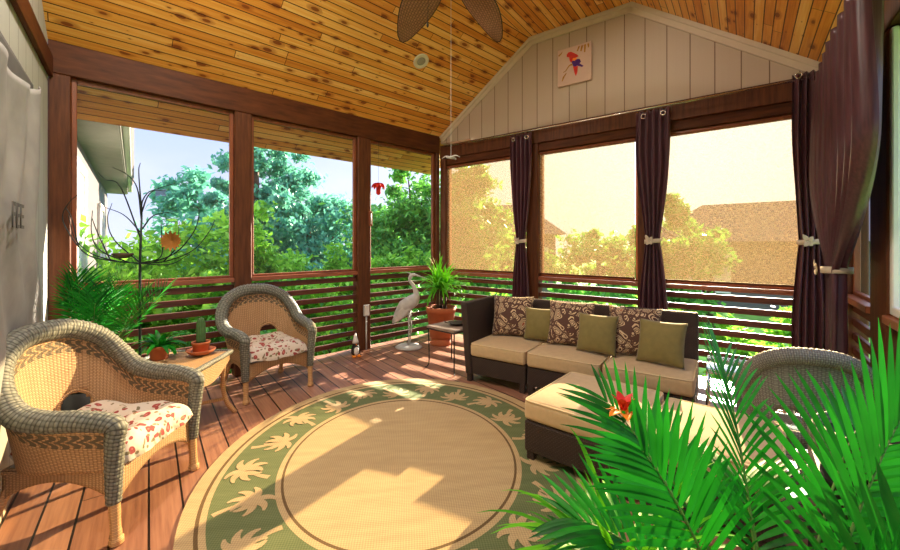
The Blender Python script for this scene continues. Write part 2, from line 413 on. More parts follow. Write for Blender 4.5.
def prism(bm, pts, z0, z1, mi=0):
    a = [bm.verts.new((p[0], p[1], z0)) for p in pts]; b = [bm.verts.new((p[0], p[1], z1)) for p in pts]; n = len(pts)
    fs = [bm.faces.new(a[::-1]), bm.faces.new(b)]+[bm.faces.new((a[i], a[(i+1) % n], b[(i+1) % n], b[i])) for i in range(n)]
    for f in fs: f.material_index = mi; f.normal_update()
    boxuv(bm, fs)
def solid(o, th, off=0):
    m = o.modifiers.new('thick', 'SOLIDIFY'); m.thickness = th; m.offset = off; return o
def copy_tree(o, parent=None):
    c = o.copy(); C.objects.link(c); c.parent = parent
    for ch in list(o.children): copy_tree(ch, c)
    return c

# ------------------------------------------------------------------ the plan of the porch (metres; camera corner at the origin)
cD = V(-3.11, 3.015); cC = V(-.149, 5.80); cE = V(3.243, 3.239); cF = V(.096, -.937)
dA = (cC-cD).normalized(); dB = (cE-cC).normalized(); dCc = V(.6025, .798); dH = (cD-cF).normalized()
nA = V(-dA.y, dA.x); nB = V(-dB.y, dB.x)         # outward normals: A to the upper left, B to the upper right
nA = nA if nA.dot(cC-V(0, 2.8)) > 0 else -nA; nB = nB if nB.dot(cC-V(0, 2.8)) > 0 else -nB
nC = V(dCc.y, -dCc.x); nH = V(-dH.y, dH.x); nH = nH if nH.x < 0 else -nH
LA = (cC-cD).length; LB = (cE-cC).length; LH = (cF-cD).length; LC = (cE-cF).length
def frame_mat(o, d):
    """local x along wall, y outward, z up."""
    return math.atan2(d.y, d.x)
ZC = 3.95; ZE = 2.93; SL = .712

# floor
bm = bmesh.new()
fd = V(-.61, .79); fn_ = V(.79, .61)
pts = [cD+nA*.14+nH*.1, cC+nA*.14+nB*.14, cE+nB*.14+nC*.14, cF+nC*.14+nH*.1-V(0, .2)]
vt = [bm.verts.new((p.x, p.y, 0)) for p in pts]; vb = [bm.verts.new((p.x, p.y, -.16)) for p in pts]
ft = bm.faces.new(vt); L = uvl(bm)
for lp in ft.loops: lp[L].uv = (lp.vert.co.xy.dot(fd), lp.vert.co.xy.dot(fn_))
bm.faces.new(vb[::-1])
for i in range(4): bm.faces.new((vt[i], vt[(i+1) % 4], vb[(i+1) % 4], vb[i]))
struct(obj('floor', bm, M['deck']))
# lawn
bm = bmesh.new(); prism(bm, [(-40, -10), (45, -10), (45, 60), (-40, 60)], -1.2, -.9)
o = struct(obj('ground', bm, M['lawn']))

# ceiling
def isect(p, d, q, e):
    den = d.x*(-e.y)+e.x*d.y
    r = q-p; t = (r.x*(-e.y)+e.x*r.y)/den; return p+d*t
K = cC+dB*1.45; dK = (K-cC).dot(-nA); SL = (ZC-ZE)/dK
P2 = cC+dB*2.647; SR = .72
K_h = isect(K, -dA, cD, dH); P2_h = isect(P2, -dCc, cD, dH)
def planar(bm, pts, udir, slope_dir, th=.05):
    """pts 3D; uv metres along udir and across"""
    L = uvl(bm); a = [bm.verts.new(p) for p in pts]; b = [bm.verts.new(p+V(0, 0, th)) for p in pts]
    f = bm.faces.new(a); f2 = bm.faces.new(b[::-1]); n = len(pts)
    fs = [f, f2]+[bm.faces.new((a[i], b[i], b[(i+1) % n], a[(i+1) % n])) for i in range(n)]
    for g in fs:
        for lp in g.loops:
            c = lp.vert.co; lp[L].uv = (c.dot(udir), c.dot(slope_dir))
dA3 = dA.to_3d(); dC3 = dCc.to_3d()
def zA(p): return ZE+SL*((p-cC).dot(-nA))
bm = bmesh.new()
ov = .62
q = [cD+nA*ov-dA*.12, cC+nA*ov+dA*.75]
outB = nB*.5
pts = []
eA0 = cD+nA*ov+nH*.0; 
pl = [isect(cD+nA*ov, dA, cD, dH), isect(cD+nA*ov, dA, cC+outB, dB), isect(K, dA, cC+outB, dB), K_h]
sd = (V(-nA.x, -nA.y, SL)).normalized()
planar(bm, [V(p.x, p.y, zA(p)) for p in pl], dA3, sd)
ceil_l = obj('ceiling', bm, M['ceil']); struct(ceil_l)
bm = bmesh.new()
pl = [isect(K, dA, cC+outB, dB), isect(P2, dCc, cC+outB, dB), P2_h, K_h]
planar(bm, [V(p.x, p.y, ZC) for p in pl], dC3, nC.to_3d())
obj('flat_panel', bm, M['ceil'], ceil_l)
bm = bmesh.new()
def zR(p): return ZC-SR*((p-P2).dot(nC))
pl = [isect(P2, dCc, cC+outB, dB), isect(cE+nC*.5, dCc, cC+outB, dB), isect(cF+nC*.5, dCc, cD-V(0, 0), dH), P2_h]
planar(bm, [V(p.x, p.y, zR(p)) for p in pl], dC3, V(nC.x, nC.y, -SR).normalized())
obj('sloped_panel', bm, M['ceil'], ceil_l)

# gable wall of the right-hand side (wall B), local frame: x along dB from cC, y outward, z
aB = math.atan2(dB.y, dB.x); aA = math.atan2(dA.y, dA.x); aC = math.atan2(-dCc.y, -dCc.x); aH = math.atan2(dH.y, dH.x)
def wall_empty(name, p, ang):
    o = bpy.data.objects.new(name, None); C.objects.link(o); o.location = (p.x, p.y, 0); o.rotation_euler.z = ang
    o['kind'] = 'structure'; return o
# wall A: origin cD, x along dA, outward = +y local? (rotate dA by +90deg = (-dy,dx))
wA = wall_empty('wall_back', cD, aA)
wB = wall_empty('wall_right', cC, aB)
wC = wall_empty('wall_front', cE, aC)
def outsign(d, n): return 1 if V(-d.y, d.x).dot(n) > 0 else -1
oA, oB, oC_ = outsign(dA, nA), outsign(dB, nB), outsign(-dCc, nC)
def lbox(name, mat, par, x0, x1, y0, y1, z0, z1, bev=.004, s=1):
    bm = bmesh.new(); y0, y1 = y0*s, y1*s
    c = ((x0+x1)/2, (y0+y1)/2, (z0+z1)/2); sz = (abs(x1-x0), abs(y1-y0), abs(z1-z0))
    if bev: rbox(bm, c, sz, bev, 1)
    else: box(bm, c, sz)
    return obj(name, bm, mat, par)
# ---- wall A parts
lbox('beam', M['beam'], wA, 0, LA, 0, .15, 2.68, 2.93, s=oA)
for x0, x1 in ((0, .13), (1.309, 1.467), (2.70, 2.88), (4.0, LA-.002)):
    lbox('post', M['post'], wA, x0, x1, .001, .14, 0, 2.679, .008, s=oA)
baysA = ((.13, 1.309), (1.467, 2.70), (2.88, 4.0))
for x0, x1 in baysA:
    lbox('rail', M['railc'], wA, x0, x1, .01, .11, .955, 1.0, s=oA)
    bm = bmesh.new()
    for k in range(8):
        z = .9-.113*k
        rbox(bm, ((x0+x1)/2, .065*oA, z), (x1-x0, .03, .058), .004, 1)
    obj('slat_panel', bm, M['slat'], wA)
# windows of wall A
def window(n, origin, ang, x0, x1, s, z0, z1, y, mat=M['screen']):
    bm = bmesh.new(); box(bm, ((x0+x1)/2, y*s, (z0+z1)/2), (x1-x0-.02, .002, z1-z0-.02))
    o = obj('window_%d' % n, bm, mat, None, loc=(origin.x, origin.y, 0), rz=ang); struct(o)
    bm = bmesh.new(); w = .034; d = .04
    for (a, b, c, e) in ((x0, x0+w, z0, z1), (x1-w, x1, z0, z1), (x0+w, x1-w, z1-w*1.1, z1), (x0+w, x1-w, z0, z0+w*.7)):
        rbox(bm, ((a+b)/2, y*s, (c+e)/2), (b-a, d, e-c), .004, 1)
    obj('window_frame', bm, M['frame'], o)
for i, (x0, x1) in enumerate(baysA): window(i+1, cD, aA, x0, x1, oA, 1.0, 2.68, .07)
# ---- wall B parts
bm = bmesh.new()
zk = ZC
prof = [(0, ZE), (1.45, ZC), (2.647, ZC), (LB, ZC-SR*(LB-2.647)), (LB, 2.79), (.55, 2.79), (.52, 2.825), (0, 2.825)]
a = [bm.verts.new((x, .02*oB, z)) for x, z in prof]; b = [bm.verts.new((x, .12*oB, z)) for x, z in prof]
L = uvl(bm)
fs = [bm.faces.new(a), bm.faces.new(b[::-1])]+[bm.faces.new((a[i], a[(i+1) % 8], b[(i+1) % 8], b[i])) for i in range(8)]
for f in fs:
    for lp in f.loops: lp[L].uv = (lp.vert.co.z, lp.vert.co.x+.1)
obj('gable_siding', bm, M['siding'], wB)
bm = bmesh.new()   # rake trim along the gable edge
def rake(p, q, w, y0, y1):
    d = V(q[0]-p[0], q[1]-p[1]); l = d.length; ang = math.atan2(d.y, d.x)
    R = Matrix.Rotation(-ang, 3, 'Y'); n = V(math.sin(ang), -math.cos(ang))
    c = V((p[0]+q[0])/2+n.x*w/2, (y0+y1)/2*oB, (p[1]+q[1])/2+n.y*w/2)
    rbox(bm, c, (l+.02, abs(y1-y0), w), .004, 1, rot=R)
for p, q in (((0, ZE), (1.45, ZC)), ((1.45, ZC), (2.647, ZC)), ((2.647, ZC), (LB, ZC-SR*(LB-2.647)))):
    rake(p, q, .10, .0, .02); rake((p[0], p[1]), (q[0], q[1]), .045, -.015, .0)
obj('rake_trim', bm, M['trimc'], wB)
lbox('beam', M['post'], wB, 0, LB, -.005, .15, 2.60, 2.79, s=oB)
lbox('header', M['beam'], wB, 0, LB, .03, .12, 2.50, 2.60, s=oB)
postsB = ((.002, .10), (1.40, 1.56), (2.70, 2.86), (4.08, LB-.002))
for x0, x1 in postsB: lbox('post', M['post'], wB, x0, x1, .0, .14, 0, 2.60, .008, s=oB)
baysB = ((.10, 1.40), (1.56, 2.70), (2.86, 4.08))
for x0, x1 in baysB:
    lbox('rail', M['railc'], wB, x0, x1, .01, .11, .885, .93, s=oB)
    bm = bmesh.new()
    for k in range(7):
        rbox(bm, ((x0+x1)/2, .065*oB, .82-.113*k), (x1-x0, .03, .058), .004, 1)
    obj('slat_panel', bm, M['slat'], wB)
for i, (x0, x1) in enumerate(baysB):
    window(i+4, cC, aB, x0, x1, oB, .93, 2.50, .10)
# roller shades
lab = ['cedar-toned mesh roller shade in the corner window, left of the first plum curtain', 'cream mesh roller shade in the middle window behind the sofa', 'pale sun-bleached mesh roller shade in the window beside the right-hand curtains']
for i, (x0, x1) in enumerate(baysB):
    x1s = x1-.035 if i == 1 else x1-.004; x0s = x0+.004
    ps = cC+dB*x0s+nB*.05
    t = thing('roller_shade', lab[i], 'shade', (ps.x, ps.y, .965), aB, 'roller shades on the gable side')
    w = x1s-x0s; bm = bmesh.new(); box(bm, (w/2, 0, .76), (w, .0015, 1.50))
    obj('shade_fabric', bm, M['shade'], t)
    bm = bmesh.new(); rbox(bm, (w/2, 0, .0), (w, .014, .022), .003, 1); obj('bottom_bar', bm, M['beam'], t)
    bm = bmesh.new(); tube(bm, [(0, 0, 1.505), (w, 0, 1.505)], .018, 10); obj('roller', bm, M['frame'], t)
# ---- wall C parts (toward the camera's right)
lbox('beam', M['post'], wC, 0, LC, .0, .15, 2.55, 2.80, s=oC_)
for x0, x1 in ((.0, .14), (.95, 1.32), (2.75, 2.9), (4.2, 4.35)):
    lbox('post', M['post'], wC, x0, x1, .0, .14, 0, 2.55, .008, s=oC_)
baysC = ((.14, .95), (1.32, 2.75), (2.9, 4.2))
for i, (x0, x1) in enumerate(baysC):
    lbox('rail', M['railc'], wC, x0, x1, -.02, .11, .90, .945, s=oC_)
    bm = bmesh.new()
    for k in range(8): rbox(bm, ((x0+x1)/2, .065*oC_, .835-.113*k), (x1-x0, .03, .058), .004, 1)
    obj('slat_panel', bm, M['slat'], wC)
    window(i+7, cE, aC, x0, x1, oC_, .945, 2.55, .07)
# inner white frame of the near window on the right
bm = bmesh.new()
for z0, z1, x0, x1 in ((.95, 1.0, 1.32, 2.75), (.95, 2.54, 1.32, 1.37)):
    rbox(bm, ((x0+x1)/2, .025*oC_, (z0+z1)/2), (x1-x0, .03, z1-z0), .006, 1)
obj('window_trim', bm, M['white'], wC)
# ---- house wall (left), continues beyond the porch corner
wH = wall_empty('wall_left', cF, aH); oH = outsign(dH, nH)
def housepoly(prof, y0, y1, mat, name, par, uvs=False):
    bm = bmesh.new(); L = uvl(bm); n = len(prof)
    a = [bm.verts.new((x, y0*oH, z)) for x, z in prof]; b = [bm.verts.new((x, y1*oH, z)) for x, z in prof]
    fs = [bm.faces.new(a), bm.faces.new(b[::-1])]+[bm.faces.new((a[i], a[(i+1) % n], b[(i+1) % n], b[i])) for i in range(n)]
    for f in fs:
        for lp in f.loops: lp[L].uv = (lp.vert.co.z, lp.vert.co.x) if not uvs else (lp.vert.co.x, lp.vert.co.z)
    return obj(name, bm, mat, par)
def hx(p): return (p-cF).dot(dH)
xk, xp = hx(K_h), hx(P2_h)
profH = [(-.6, 0), (LH, 0), (LH, 2.94), (xk, ZC+.02), (xp, ZC+.02), (-.6, ZC-SR*((cF-P2).dot(nC))-.1)]
profH[-1] = (-.6, 3.3)
housepoly(profH, 0, .15, M['siding_grey'], 'siding', wH)
lbox('frieze_board', M['beam'], wH, -.5, LH-.001, -.03, -.001, 2.64, 2.80, s=oH)
o = lbox('baseboard_left', M['trimc'], None, .3, LH-.01, -.018, -.001, .0, .10, s=oH); o.location = (cF.x, cF.y, 0); o.rotation_euler.z = aH; struct(o)
# neighbouring wing of the house beyond the corner
XE = hx(V(-8.25, 10.35)) if False else LH+9.2
t = thing('house_wing', 'pale house wing with eave and gutter seen through the left window', 'building', (cF.x, cF.y, -.9), aH)
bm = bmesh.new(); box(bm, (LH+.2+4.45, .2*oH, 1.75), (8.9, .38, 3.5)); 
for f in bm.faces: pass
wo = obj('siding', bm, M['ext_siding'], t)
bm = bmesh.new(); box(bm, (LH+.2+4.85, -.17*oH, 3.58), (8.6, .42, .05)); obj('soffit', bm, M['soffit'], t)
bm = bmesh.new(); box(bm, (LH+.2+4.85, -.385*oH, 3.66), (8.6, .03, .18)); go = obj('fascia', bm, M['soffit'], t)
bm = bmesh.new(); rbox(bm, (LH+.2+4.9, -.44*oH, 3.68), (8.7, .10, .11), .03, 3); obj('gutter', bm, M['gutter'], t)
bm = bmesh.new()
R = Matrix.Rotation(math.radians(22)*oH, 3, 'X'); box(bm, (LH+.9+4.2, 1.3*oH, 4.55), (8.0, 3.9, .08), rot=R); obj('roof', bm, M['roof'], t)
for xa, xb, z0, z1 in ((LH+1.55, LH+2.7, .9, 3.2), (LH+5.5, LH+6.7, 1.7, 3.0)):
    bm = bmesh.new(); w = .1
    for a, b, c, e in ((xa, xa+w, z0, z1), (xb-w, xb, z0, z1), (xa, xb, z1-w, z1), (xa, xb, z0, z0+w)):
        rbox(bm, ((a+b)/2, -.02*oH, (c+e)/2), (b-a, .05, e-c), .006, 1)
    wf = obj('window', bm, M['white'], t)
    bm = bmesh.new(); box(bm, ((xa+xb)/2, -.005*oH, (z0+z1)/2), (xb-xa-.1, .02, z1-z0-.1)); obj('pane', bm, M['pane'], wf)

# ------------------------------------------------------------------ wicker armchair (faces +x)
def make_chair(label, loc, rz, tanm, tan2, gm, legm, cm=None, group=None, name='wicker_armchair'):
    t = thing(name, label, 'chair', loc, rz, group)
    half = [(.275, -.315, .585), (.17, -.34, .60), (.04, -.355, .605), (-.09, -.362, .64), (-.185, -.345, .74), (-.255, -.275, .855), (-.305, -.145, .925), (-.32, 0, .94)]
    rim = half+[(x, -y, z) for x, y, z in half[-2::-1]]
    hb = [(.26, -.29, .34), (.17, -.295, .34), (.06, -.30, .34), (-.06, -.30, .34), (-.15, -.28, .34), (-.22, -.22, .34), (-.255, -.11, .34), (-.265, 0, .34)]
    bot = hb+[(x, -y, z) for x, y, z in hb[-2::-1]]
    N = 12; R = catmull(rim, N); B = catmull(bot, N); n = len(R)-1
    Ls = [0]
    for i in range(n): Ls.append(Ls[-1]+(B[i+1]-B[i]).length)
    def fn(u, v):
        i = min(int(u*n), n-1); f = u*n-i
        r = R[i].lerp(R[i+1], f); b = B[i].lerp(B[i+1], f)
        p = b.lerp(r, v); out = V(r.x-.0, r.y, 0)
        return p
    def hole(u, v):
        w = abs(u-.575)
        return w < .05 and .12 < v < .40-(w/.05)**2*.10
    bm = bmesh.new()
    def uvf(u, v):
        i = min(int(u*n), n-1); h = (R[i]-B[i]).length; return (Ls[i], .37-(1-v)*h)
    grid(bm, fn, n, 16, hole, uvf)
    o = obj('back_shell', bm, tanm, t, True); solid(o, .018)
    bm = bmesh.new()
    # hole frame
    tube(bm, catmull([fn(.575+dx, vz)+V(.006, 0, 0) for dx, vz in ((-.052, .11), (-.052, .28), (-.04, .35), (0, .40), (.04, .35), (.052, .28), (.052, .11))], 4), .010, 6)
    obj('opening_frame', bm, tan2, t, True)
    # rolled rim continuing down the front posts
    post = [V(.285, -.305, .20), V(.29, -.31, .35), V(.30, -.318, .50), V(.295, -.318, .57)]
    path = catmull([*post, *[Vector(p) for p in rim[1:-1]], *[V(p.x, -p.y, p.z) for p in post[::-1]]], 14)
    rr = []
    m = len(path)
    for i, p in enumerate(path):
        k = i/(m-1); base = .030+.026*math.sin(PI*k)**.8
        rr.append(base*(1+.05*math.sin(i*2.2)))
    bm = bmesh.new(); tube(bm, path, rr, 14); obj('rolled_rim', bm, gm, t, True)
    # seat deck + apron
    bm = bmesh.new(); rbox(bm, (.01, 0, .335), (.53, .56, .03), .01, 1); obj('seat', bm, tan2, t)
    bm = bmesh.new()
    def apron(p, q, d1):
        p, q = Vector(p), Vector(q)
        def f(u, v):
            b = p.lerp(q, u); lo = d1*(1-math.sin(PI*u)**.8*.62)
            return V(b.x, b.y, .345-v*lo)
        l = (q-p).length
        grid(bm, f, 24, 5, None, lambda u, v: (u*l, v*.16))
    apron((.275, -.28, 0), (.275, .28, 0), .17); apron((-.24, -.27, 0), (.27, -.29, 0), .14); apron((-.24, .27, 0), (.27, .29, 0), .14); apron((-.245, -.26, 0), (-.245, .26, 0), .12)
    o = obj('apron', bm, tan2, t, True); solid(o, .016)
    for sy in (-1, 1):
        bm = bmesh.new(); tube(bm, catmull([(.285, .303*sy, .22), (.29, .303*sy, .12), (.293, .303*sy, .06), (.295, .303*sy, .03), (.297, .303*sy, 0)], 4), [.024]*4+[.022]*4+[.024]*4+[.03]*4+[.022], 10)
        obj('leg', bm, legm, t, True)
        bm = bmesh.new(); tube(bm, catmull([(-.20, .25*sy, .34), (-.25, .265*sy, .2), (-.30, .28*sy, .07), (-.32, .287*sy, .04), (-.33, .29*sy, 0)], 4), [.02]*12+[.03]*4+[.022], 10)
        obj('leg', bm, legm, t, True)
    if cm:
        bm = bmesh.new(); grid(bm, lambda u, v: V((u-.5)*.54+.03, (v-.5)*.56, 0), 44, 44)
        me_pts = {}
        for v_ in bm.verts:
            x, y = (v_.co.x-.03)/.27, v_.co.y/.28
            e = max(0, 1-abs(x)**6)*max(0, 1-abs(y)**6)
            tuft = 0
            for tx, ty in ((-.4, -.4), (-.4, .4), (.4, -.4), (.4, .4), (0, 0)):
                tuft += math.exp(-((x-tx)**2+(y-ty)**2)/.03)
            r = max(abs(x), abs(y)); s = 1-.06*max(0, min(abs(x), abs(y))-.7)/.3
            v_.co.x = .045+x*.285*s; v_.co.y = y*.283*s
            v_.co.z = .36+.115*e**.42-.045*tuft+.02*noise.noise(V(x*3, y*3, loc[1]))+(.05*max(0, -x)**3)
        low = bmesh.ops.duplicate(bm, geom=bm.verts[:]+bm.edges[:]+bm.faces[:])
        for g in low['geom']:
            if isinstance(g, bmesh.types.BMVert): g.co.z = .36+(g.co.z-.36)*-.05
            elif isinstance(g, bmesh.types.BMFace): g.normal_flip()
        bmesh.ops.remove_doubles(bm, verts=bm.verts[:], dist=.002)
        obj('seat_cushion', bm, cm, t, True)
    t.scale = (.95, .95, .95)
    return t
make_chair('large tan wicker armchair with grey braided rim in the left foreground, floral cushion', (-1.79, 2.02, 0), math.radians(3), M['wick'], M['wick2'], M['grey_wick'], M['leg_wick'], M['floral'], 'tan wicker armchairs')
make_chair('smaller looking tan wicker armchair further back against the slatted rail, between the posts', (-1.72, 3.66, 0), math.radians(-42), M['wick'], M['wick2'], M['grey_wick'], M['leg_wick'], M['floral'], 'tan wicker armchairs')
gch = make_chair('light grey wicker chair behind the big foreground palm in the right corner', (2.02, 2.26, 0), math.radians(62), M['lgrey_wick'], M['lgrey_wick'], M['lgrey_wick'], M['lgrey_wick'])

gch.scale = (.76, .76, .8)
# ------------------------------------------------------------------ wicker side table
t = thing('wicker_side_table', 'tan wicker side table with grey rim between the two armchairs', 'table', (-1.98, 2.80, 0), math.radians(4))
bm = bmesh.new(); rbox(bm, (0, 0, .488), (.50, .54, .02), .008, 1); obj('table_top', bm, M['wick2'], t)
bm = bmesh.new()
cor = [(-.26, -.28), (.0, -.275), (.26, -.28), (.265, 0), (.26, .28), (0, .275), (-.26, .28), (-.265, 0)]
ring = []
for i in range(8):
    p, q = V(*cor[i]), V(*cor[(i+1) % 8])
    for k in range(8): ring.append(p.lerp(q, k/8).to_3d()+V(0, 0, .488))
tube(bm, ring, .02, 10, closed=True); obj('rim', bm, M['grey_wick'], t, True)
bm = bmesh.new()
for p, q in (((.25, -.27), (.25, .27)), ((-.25, -.27), (-.25, .27)), ((-.25, -.27), (.25, -.27)), ((-.25, .27), (.25, .27))):
    p, q = V(*p), V(*q)
    grid(bm, lambda u, v: V(p.lerp(q, u).x, p.lerp(q, u).y, .478-v*.15*(1-.1*u)*(.35+.65*math.sin(PI*u))), 20, 5, None, lambda u, v: (u*.54, v*.14))
o = obj('apron', bm, M['wick2'], t); solid(o, .014)
for sx in (-1, 1):
    for sy in (-1, 1):
        bm = bmesh.new(); tube(bm, catmull([(.235*sx, .25*sy, .48), (.22*sx, .235*sy, .3), (.235*sx, .25*sy, .12), (.29*sx, .29*sy, 0)], 6), .017, 8); obj('leg', bm, M['leg_wick'], t, True)
for a, b in (((.235, .25), (-.235, -.25)), ((.235, -.25), (-.235, .25))):
    bm = bmesh.new(); tube(bm, [(a[0], a[1], .13), (a[0]*.3, a[1]*.3, .15), (b[0]*.3, b[1]*.3, .15), (b[0], b[1], .13)], .013, 8); obj('stretcher', bm, M['leg_wick'], t, True)

# ------------------------------------------------------------------ plants
def leaf_strip(bm, p, d, up, length, width, droop, seg=5, fold=.25):
    """single lanceolate leaf, folded along the midrib"""
    d = d.normalized(); side = d.cross(up); side = side.normalized() if side.length > 1e-4 else V(1, 0, 0)
    prev = None; pos = p.copy(); dd = d.copy(); L = uvl(bm)
    for i in range(seg+1):
        t_ = i/seg; w = width*.5*(math.sin(PI*min(1, (t_*.92+.10)))**.7 if t_ < 1 else 0.03)
        nrm = side.cross(dd).normalized()
        a = bm.verts.new(pos-side*w+nrm*w*fold); b = bm.verts.new(pos); c = bm.verts.new(pos+side*w+nrm*w*fold)
        if prev:
            for q in ((prev[0], prev[1], b, a), (prev[1], prev[2], c, b)): bm.faces.new(q)
        prev = (a, b, c)
        pos = pos+dd*(length/seg); dd = (dd+V(0, 0, -droop/seg)).normalized()
def frond(par, base, az, el, length, droop, nl=22, ll=.3, lw=.026, mat=None, stem=.35, spread=1.0, r0=.006, ldroop=.5, vee=.35, roll=0):
    d = V(math.cos(az)*math.cos(el), math.sin(az)*math.cos(el), math.sin(el)); pts = []; pos = Vector(base); n = 24
    for i in range(n+1):
        pts.append(pos.copy()); pos = pos+d*(length/n); d = (d+V(0, 0, -droop/n*(.3+1.4*i/n))).normalized()
    bm = bmesh.new(); tube(bm, pts, [r0*(1-.75*i/n) for i in range(n+1)], 6)
    for f in bm.faces: f.material_index = 1
    for k in range(nl):
        s = stem+(1-stem)*(k/(nl-1)); i = min(int(s*n), n-1); f = s*n-i; p = pts[i].lerp(pts[i+1], f)
        t_ = (pts[i+1]-pts[i]).normalized(); side = t_.cross(V(0, 0, 1)); side = side.normalized() if side.length > .01 else V(math.sin(az), -math.cos(az), 0)
        if roll: side = Matrix.Rotation(roll, 3, t_) @ side
        up = side.cross(t_).normalized(); q = (s-stem)/(1-stem)
        L_ = ll*(.55+.75*math.sin(PI*(.12+.78*q)))*random.uniform(.9, 1.08)
        ang = math.radians(62-38*q)*spread
        for sg in (-1, 1):
            dd = t_*math.cos(ang)+side*sg*math.sin(ang)+up*vee
            leaf_strip(bm, p+t_*random.uniform(-.006, .006), dd, up, L_, lw*random.uniform(.85, 1.1), ldroop*random.uniform(.6, 1.3))
    return obj('frond', bm, [mat or M['palm'], M['stem']], par, True)
def pot(par, r, h, mat, name='pot', rim=True, lo=.72):
    bm = bmesh.new()
    pr = [(r*lo, 0), (r*lo+.005, .005)]+([(r*.93, h*.82), (r*1.0, h*.83), (r*1.02, h), (r*.92, h), (r*.9, h*.9)] if rim else [(r, h), (r*.93, h), (r*.91, h*.9)])
    lathe(bm, pr, seg=28); o = obj(name, bm, mat, par, True)
    bm = bmesh.new(); lathe(bm, [(r*.9, h*.86), (r*.9, h*.9)], seg=24); obj('soil', bm, M['soil'], par)
    return o

# big foreground palm
t = thing('areca_palm', 'big bright green feathery palm filling the bottom right foreground', 'plant', (.76, .90, 0))
pot(t, .19, .34, M['terra'])
rnd = random.Random(11)
# az, el, length, droop, leaflet length, roll, leaflet count, width
for az, el, ln, dr, ll, ro, nl, lw in ((14, 64, .82, .6, .26, 78, 20, .023), (170, 72, .60, .8, .18, -72, 17, .019), (70, 70, .74, 1.0, .22, 50, 18, .015),
        (118, 62, .68, 1.0, .20, -25, 16, .016), (30, 60, .72, 1.1, .23, 20, 16, .02), (150, 52, .50, 1.3, .18, -30, 15, .018), (190, 40, .36, 1.4, .15, -20, 13, .018),
        (95, 48, .66, 1.1, .21, 0, 16, .02), (230, 55, .46, 1.3, .18, 25, 14, .02), (-70, 74, .44, 1.0, .18, 30, 13, .02), (-30, 70, .52, 1.0, .2, 60, 14, .022),
        (60, 40, .62, 1.2, .2, 0, 15, .02), (135, 35, .5, 1.2, .18, 0, 14, .018), (5, 50, .52, 1.2, .2, 15, 14, .02), (270, 66, .40, 1.2, .17, -30, 13, .02)):
    a = math.radians(az); b0 = V(.05*math.cos(a), .05*math.sin(a), .30)
    frond(t, b0, a, math.radians(el), ln, dr, nl, ll, lw, M['palm'], .40, r0=.006, ldroop=.35, roll=math.radians(ro), vee=.15 if ro else .35)
# lily-like grassy plant in front of it
t = thing('spider_plant', 'bright yellow-green strappy plant with an orange bloom beside the beige ottoman', 'plant', (.52, 1.16, 0))
pot(t, .12, .30, M['black'], rim=False)
bm = bmesh.new()
for k in range(46):
    a = rnd.uniform(0, 2*PI); el = rnd.uniform(.7, 1.35)
    if 3.6 < a < 5.6: el = 1.35
    leaf_strip(bm, V(.04*math.cos(a), .04*math.sin(a), .27), V(math.cos(a)*math.cos(el), math.sin(a)*math.cos(el), math.sin(el)), V(0, 0, 1), rnd.uniform(.30, .52), rnd.uniform(.016, .026), rnd.uniform(1.2, 2.4), 10)
obj('leaf_tuft', bm, M['palm_l'], t, True)
bm = bmesh.new(); tube(bm, catmull([(0, 0, .28), (.02, .06, .56), (.05, .12, .79)], 6), .004, 6); fs_ = obj('flower_stalk', bm, M['stem'], t, True)
bm = bmesh.new()
for k in range(7):
    a = 2*PI*k/7; leaf_strip(bm, V(.05, .12, .785), V(math.cos(a), math.sin(a), .7), V(0, 0, 1), .07, .035, 1.2, 6)
for f in bm.faces: f.material_index = 0
b2 = len(bm.faces)
for k in range(5):
    a = 2*PI*k/5+.4; leaf_strip(bm, V(.05, .12, .80), V(math.cos(a)*.5, math.sin(a)*.5, .9), V(0, 0, 1), .065, .032, .6, 6)
bm.faces.ensure_lookup_table()
for f in bm.faces[b2:]: f.material_index = 1
obj('bloom', bm, [M['orange'], M['red']], fs_, True)

# palm by the left corner post
t = thing('palm_plant', 'dark green fan-leaved palm in the left corner behind the wicker chair', 'plant', (-2.50, 2.70, 0))
pot(t, .17, .36, M['black'], rim=False)
for k in range(15):
    a = 2*PI*k/15+rnd.uniform(-.2, .2); el = rnd.uniform(1.05, 1.5)
    if V(math.cos(a), math.sin(a)).dot(nH) > .2: el = 1.48
    frond(t, V(.03*math.cos(a), .03*math.sin(a), .33), a, el, rnd.uniform(.62, .80), rnd.uniform(.5, 1.0), 16, .20, .010, M['palm'], .55, ldroop=.6, r0=.005, spread=1.1)
# potted palm in the far corner
t = thing('potted_palm', 'leafy light green palm in a terracotta pot in the far corner', 'plant', (-.12, 5.22, 0))
bm = bmesh.new(); lathe(bm, [(.14, 0), (.15, .02), (.13, .05), (.13, .10)], seg=20); obj('pot_stand', bm, M['terra'], t, True)
po = pot(t, .2, .40, M['terra']); po.location.z = .10
for ch in t.children:
    if ch.name.startswith('soil'): ch.location.z = .10
for k, (dx, dy) in enumerate(((-.04, 0), (.05, .02), (0, .05))):
    bm = bmesh.new(); tube(bm, [(dx, dy, .46), (dx*1.1, dy, .60), (dx*1.3, dy, .78)], [.022, .019, .014], 8); obj('cane', bm, M['bark'], t, True)
    bm = bmesh.new()
    for j in range(50):
        a = rnd.uniform(0, 2*PI); el = rnd.uniform(.1, 1.4); z = rnd.uniform(.68, .80)
        leaf_strip(bm, V(dx*1.3, dy, z), V(math.cos(a)*math.cos(el), math.sin(a)*math.cos(el), math.sin(el)), V(0, 0, 1), rnd.uniform(.26, .48), .026, rnd.uniform(.7, 2.0), 7)
    obj('leaf_tuft', bm, M['palm_l'], t, True)
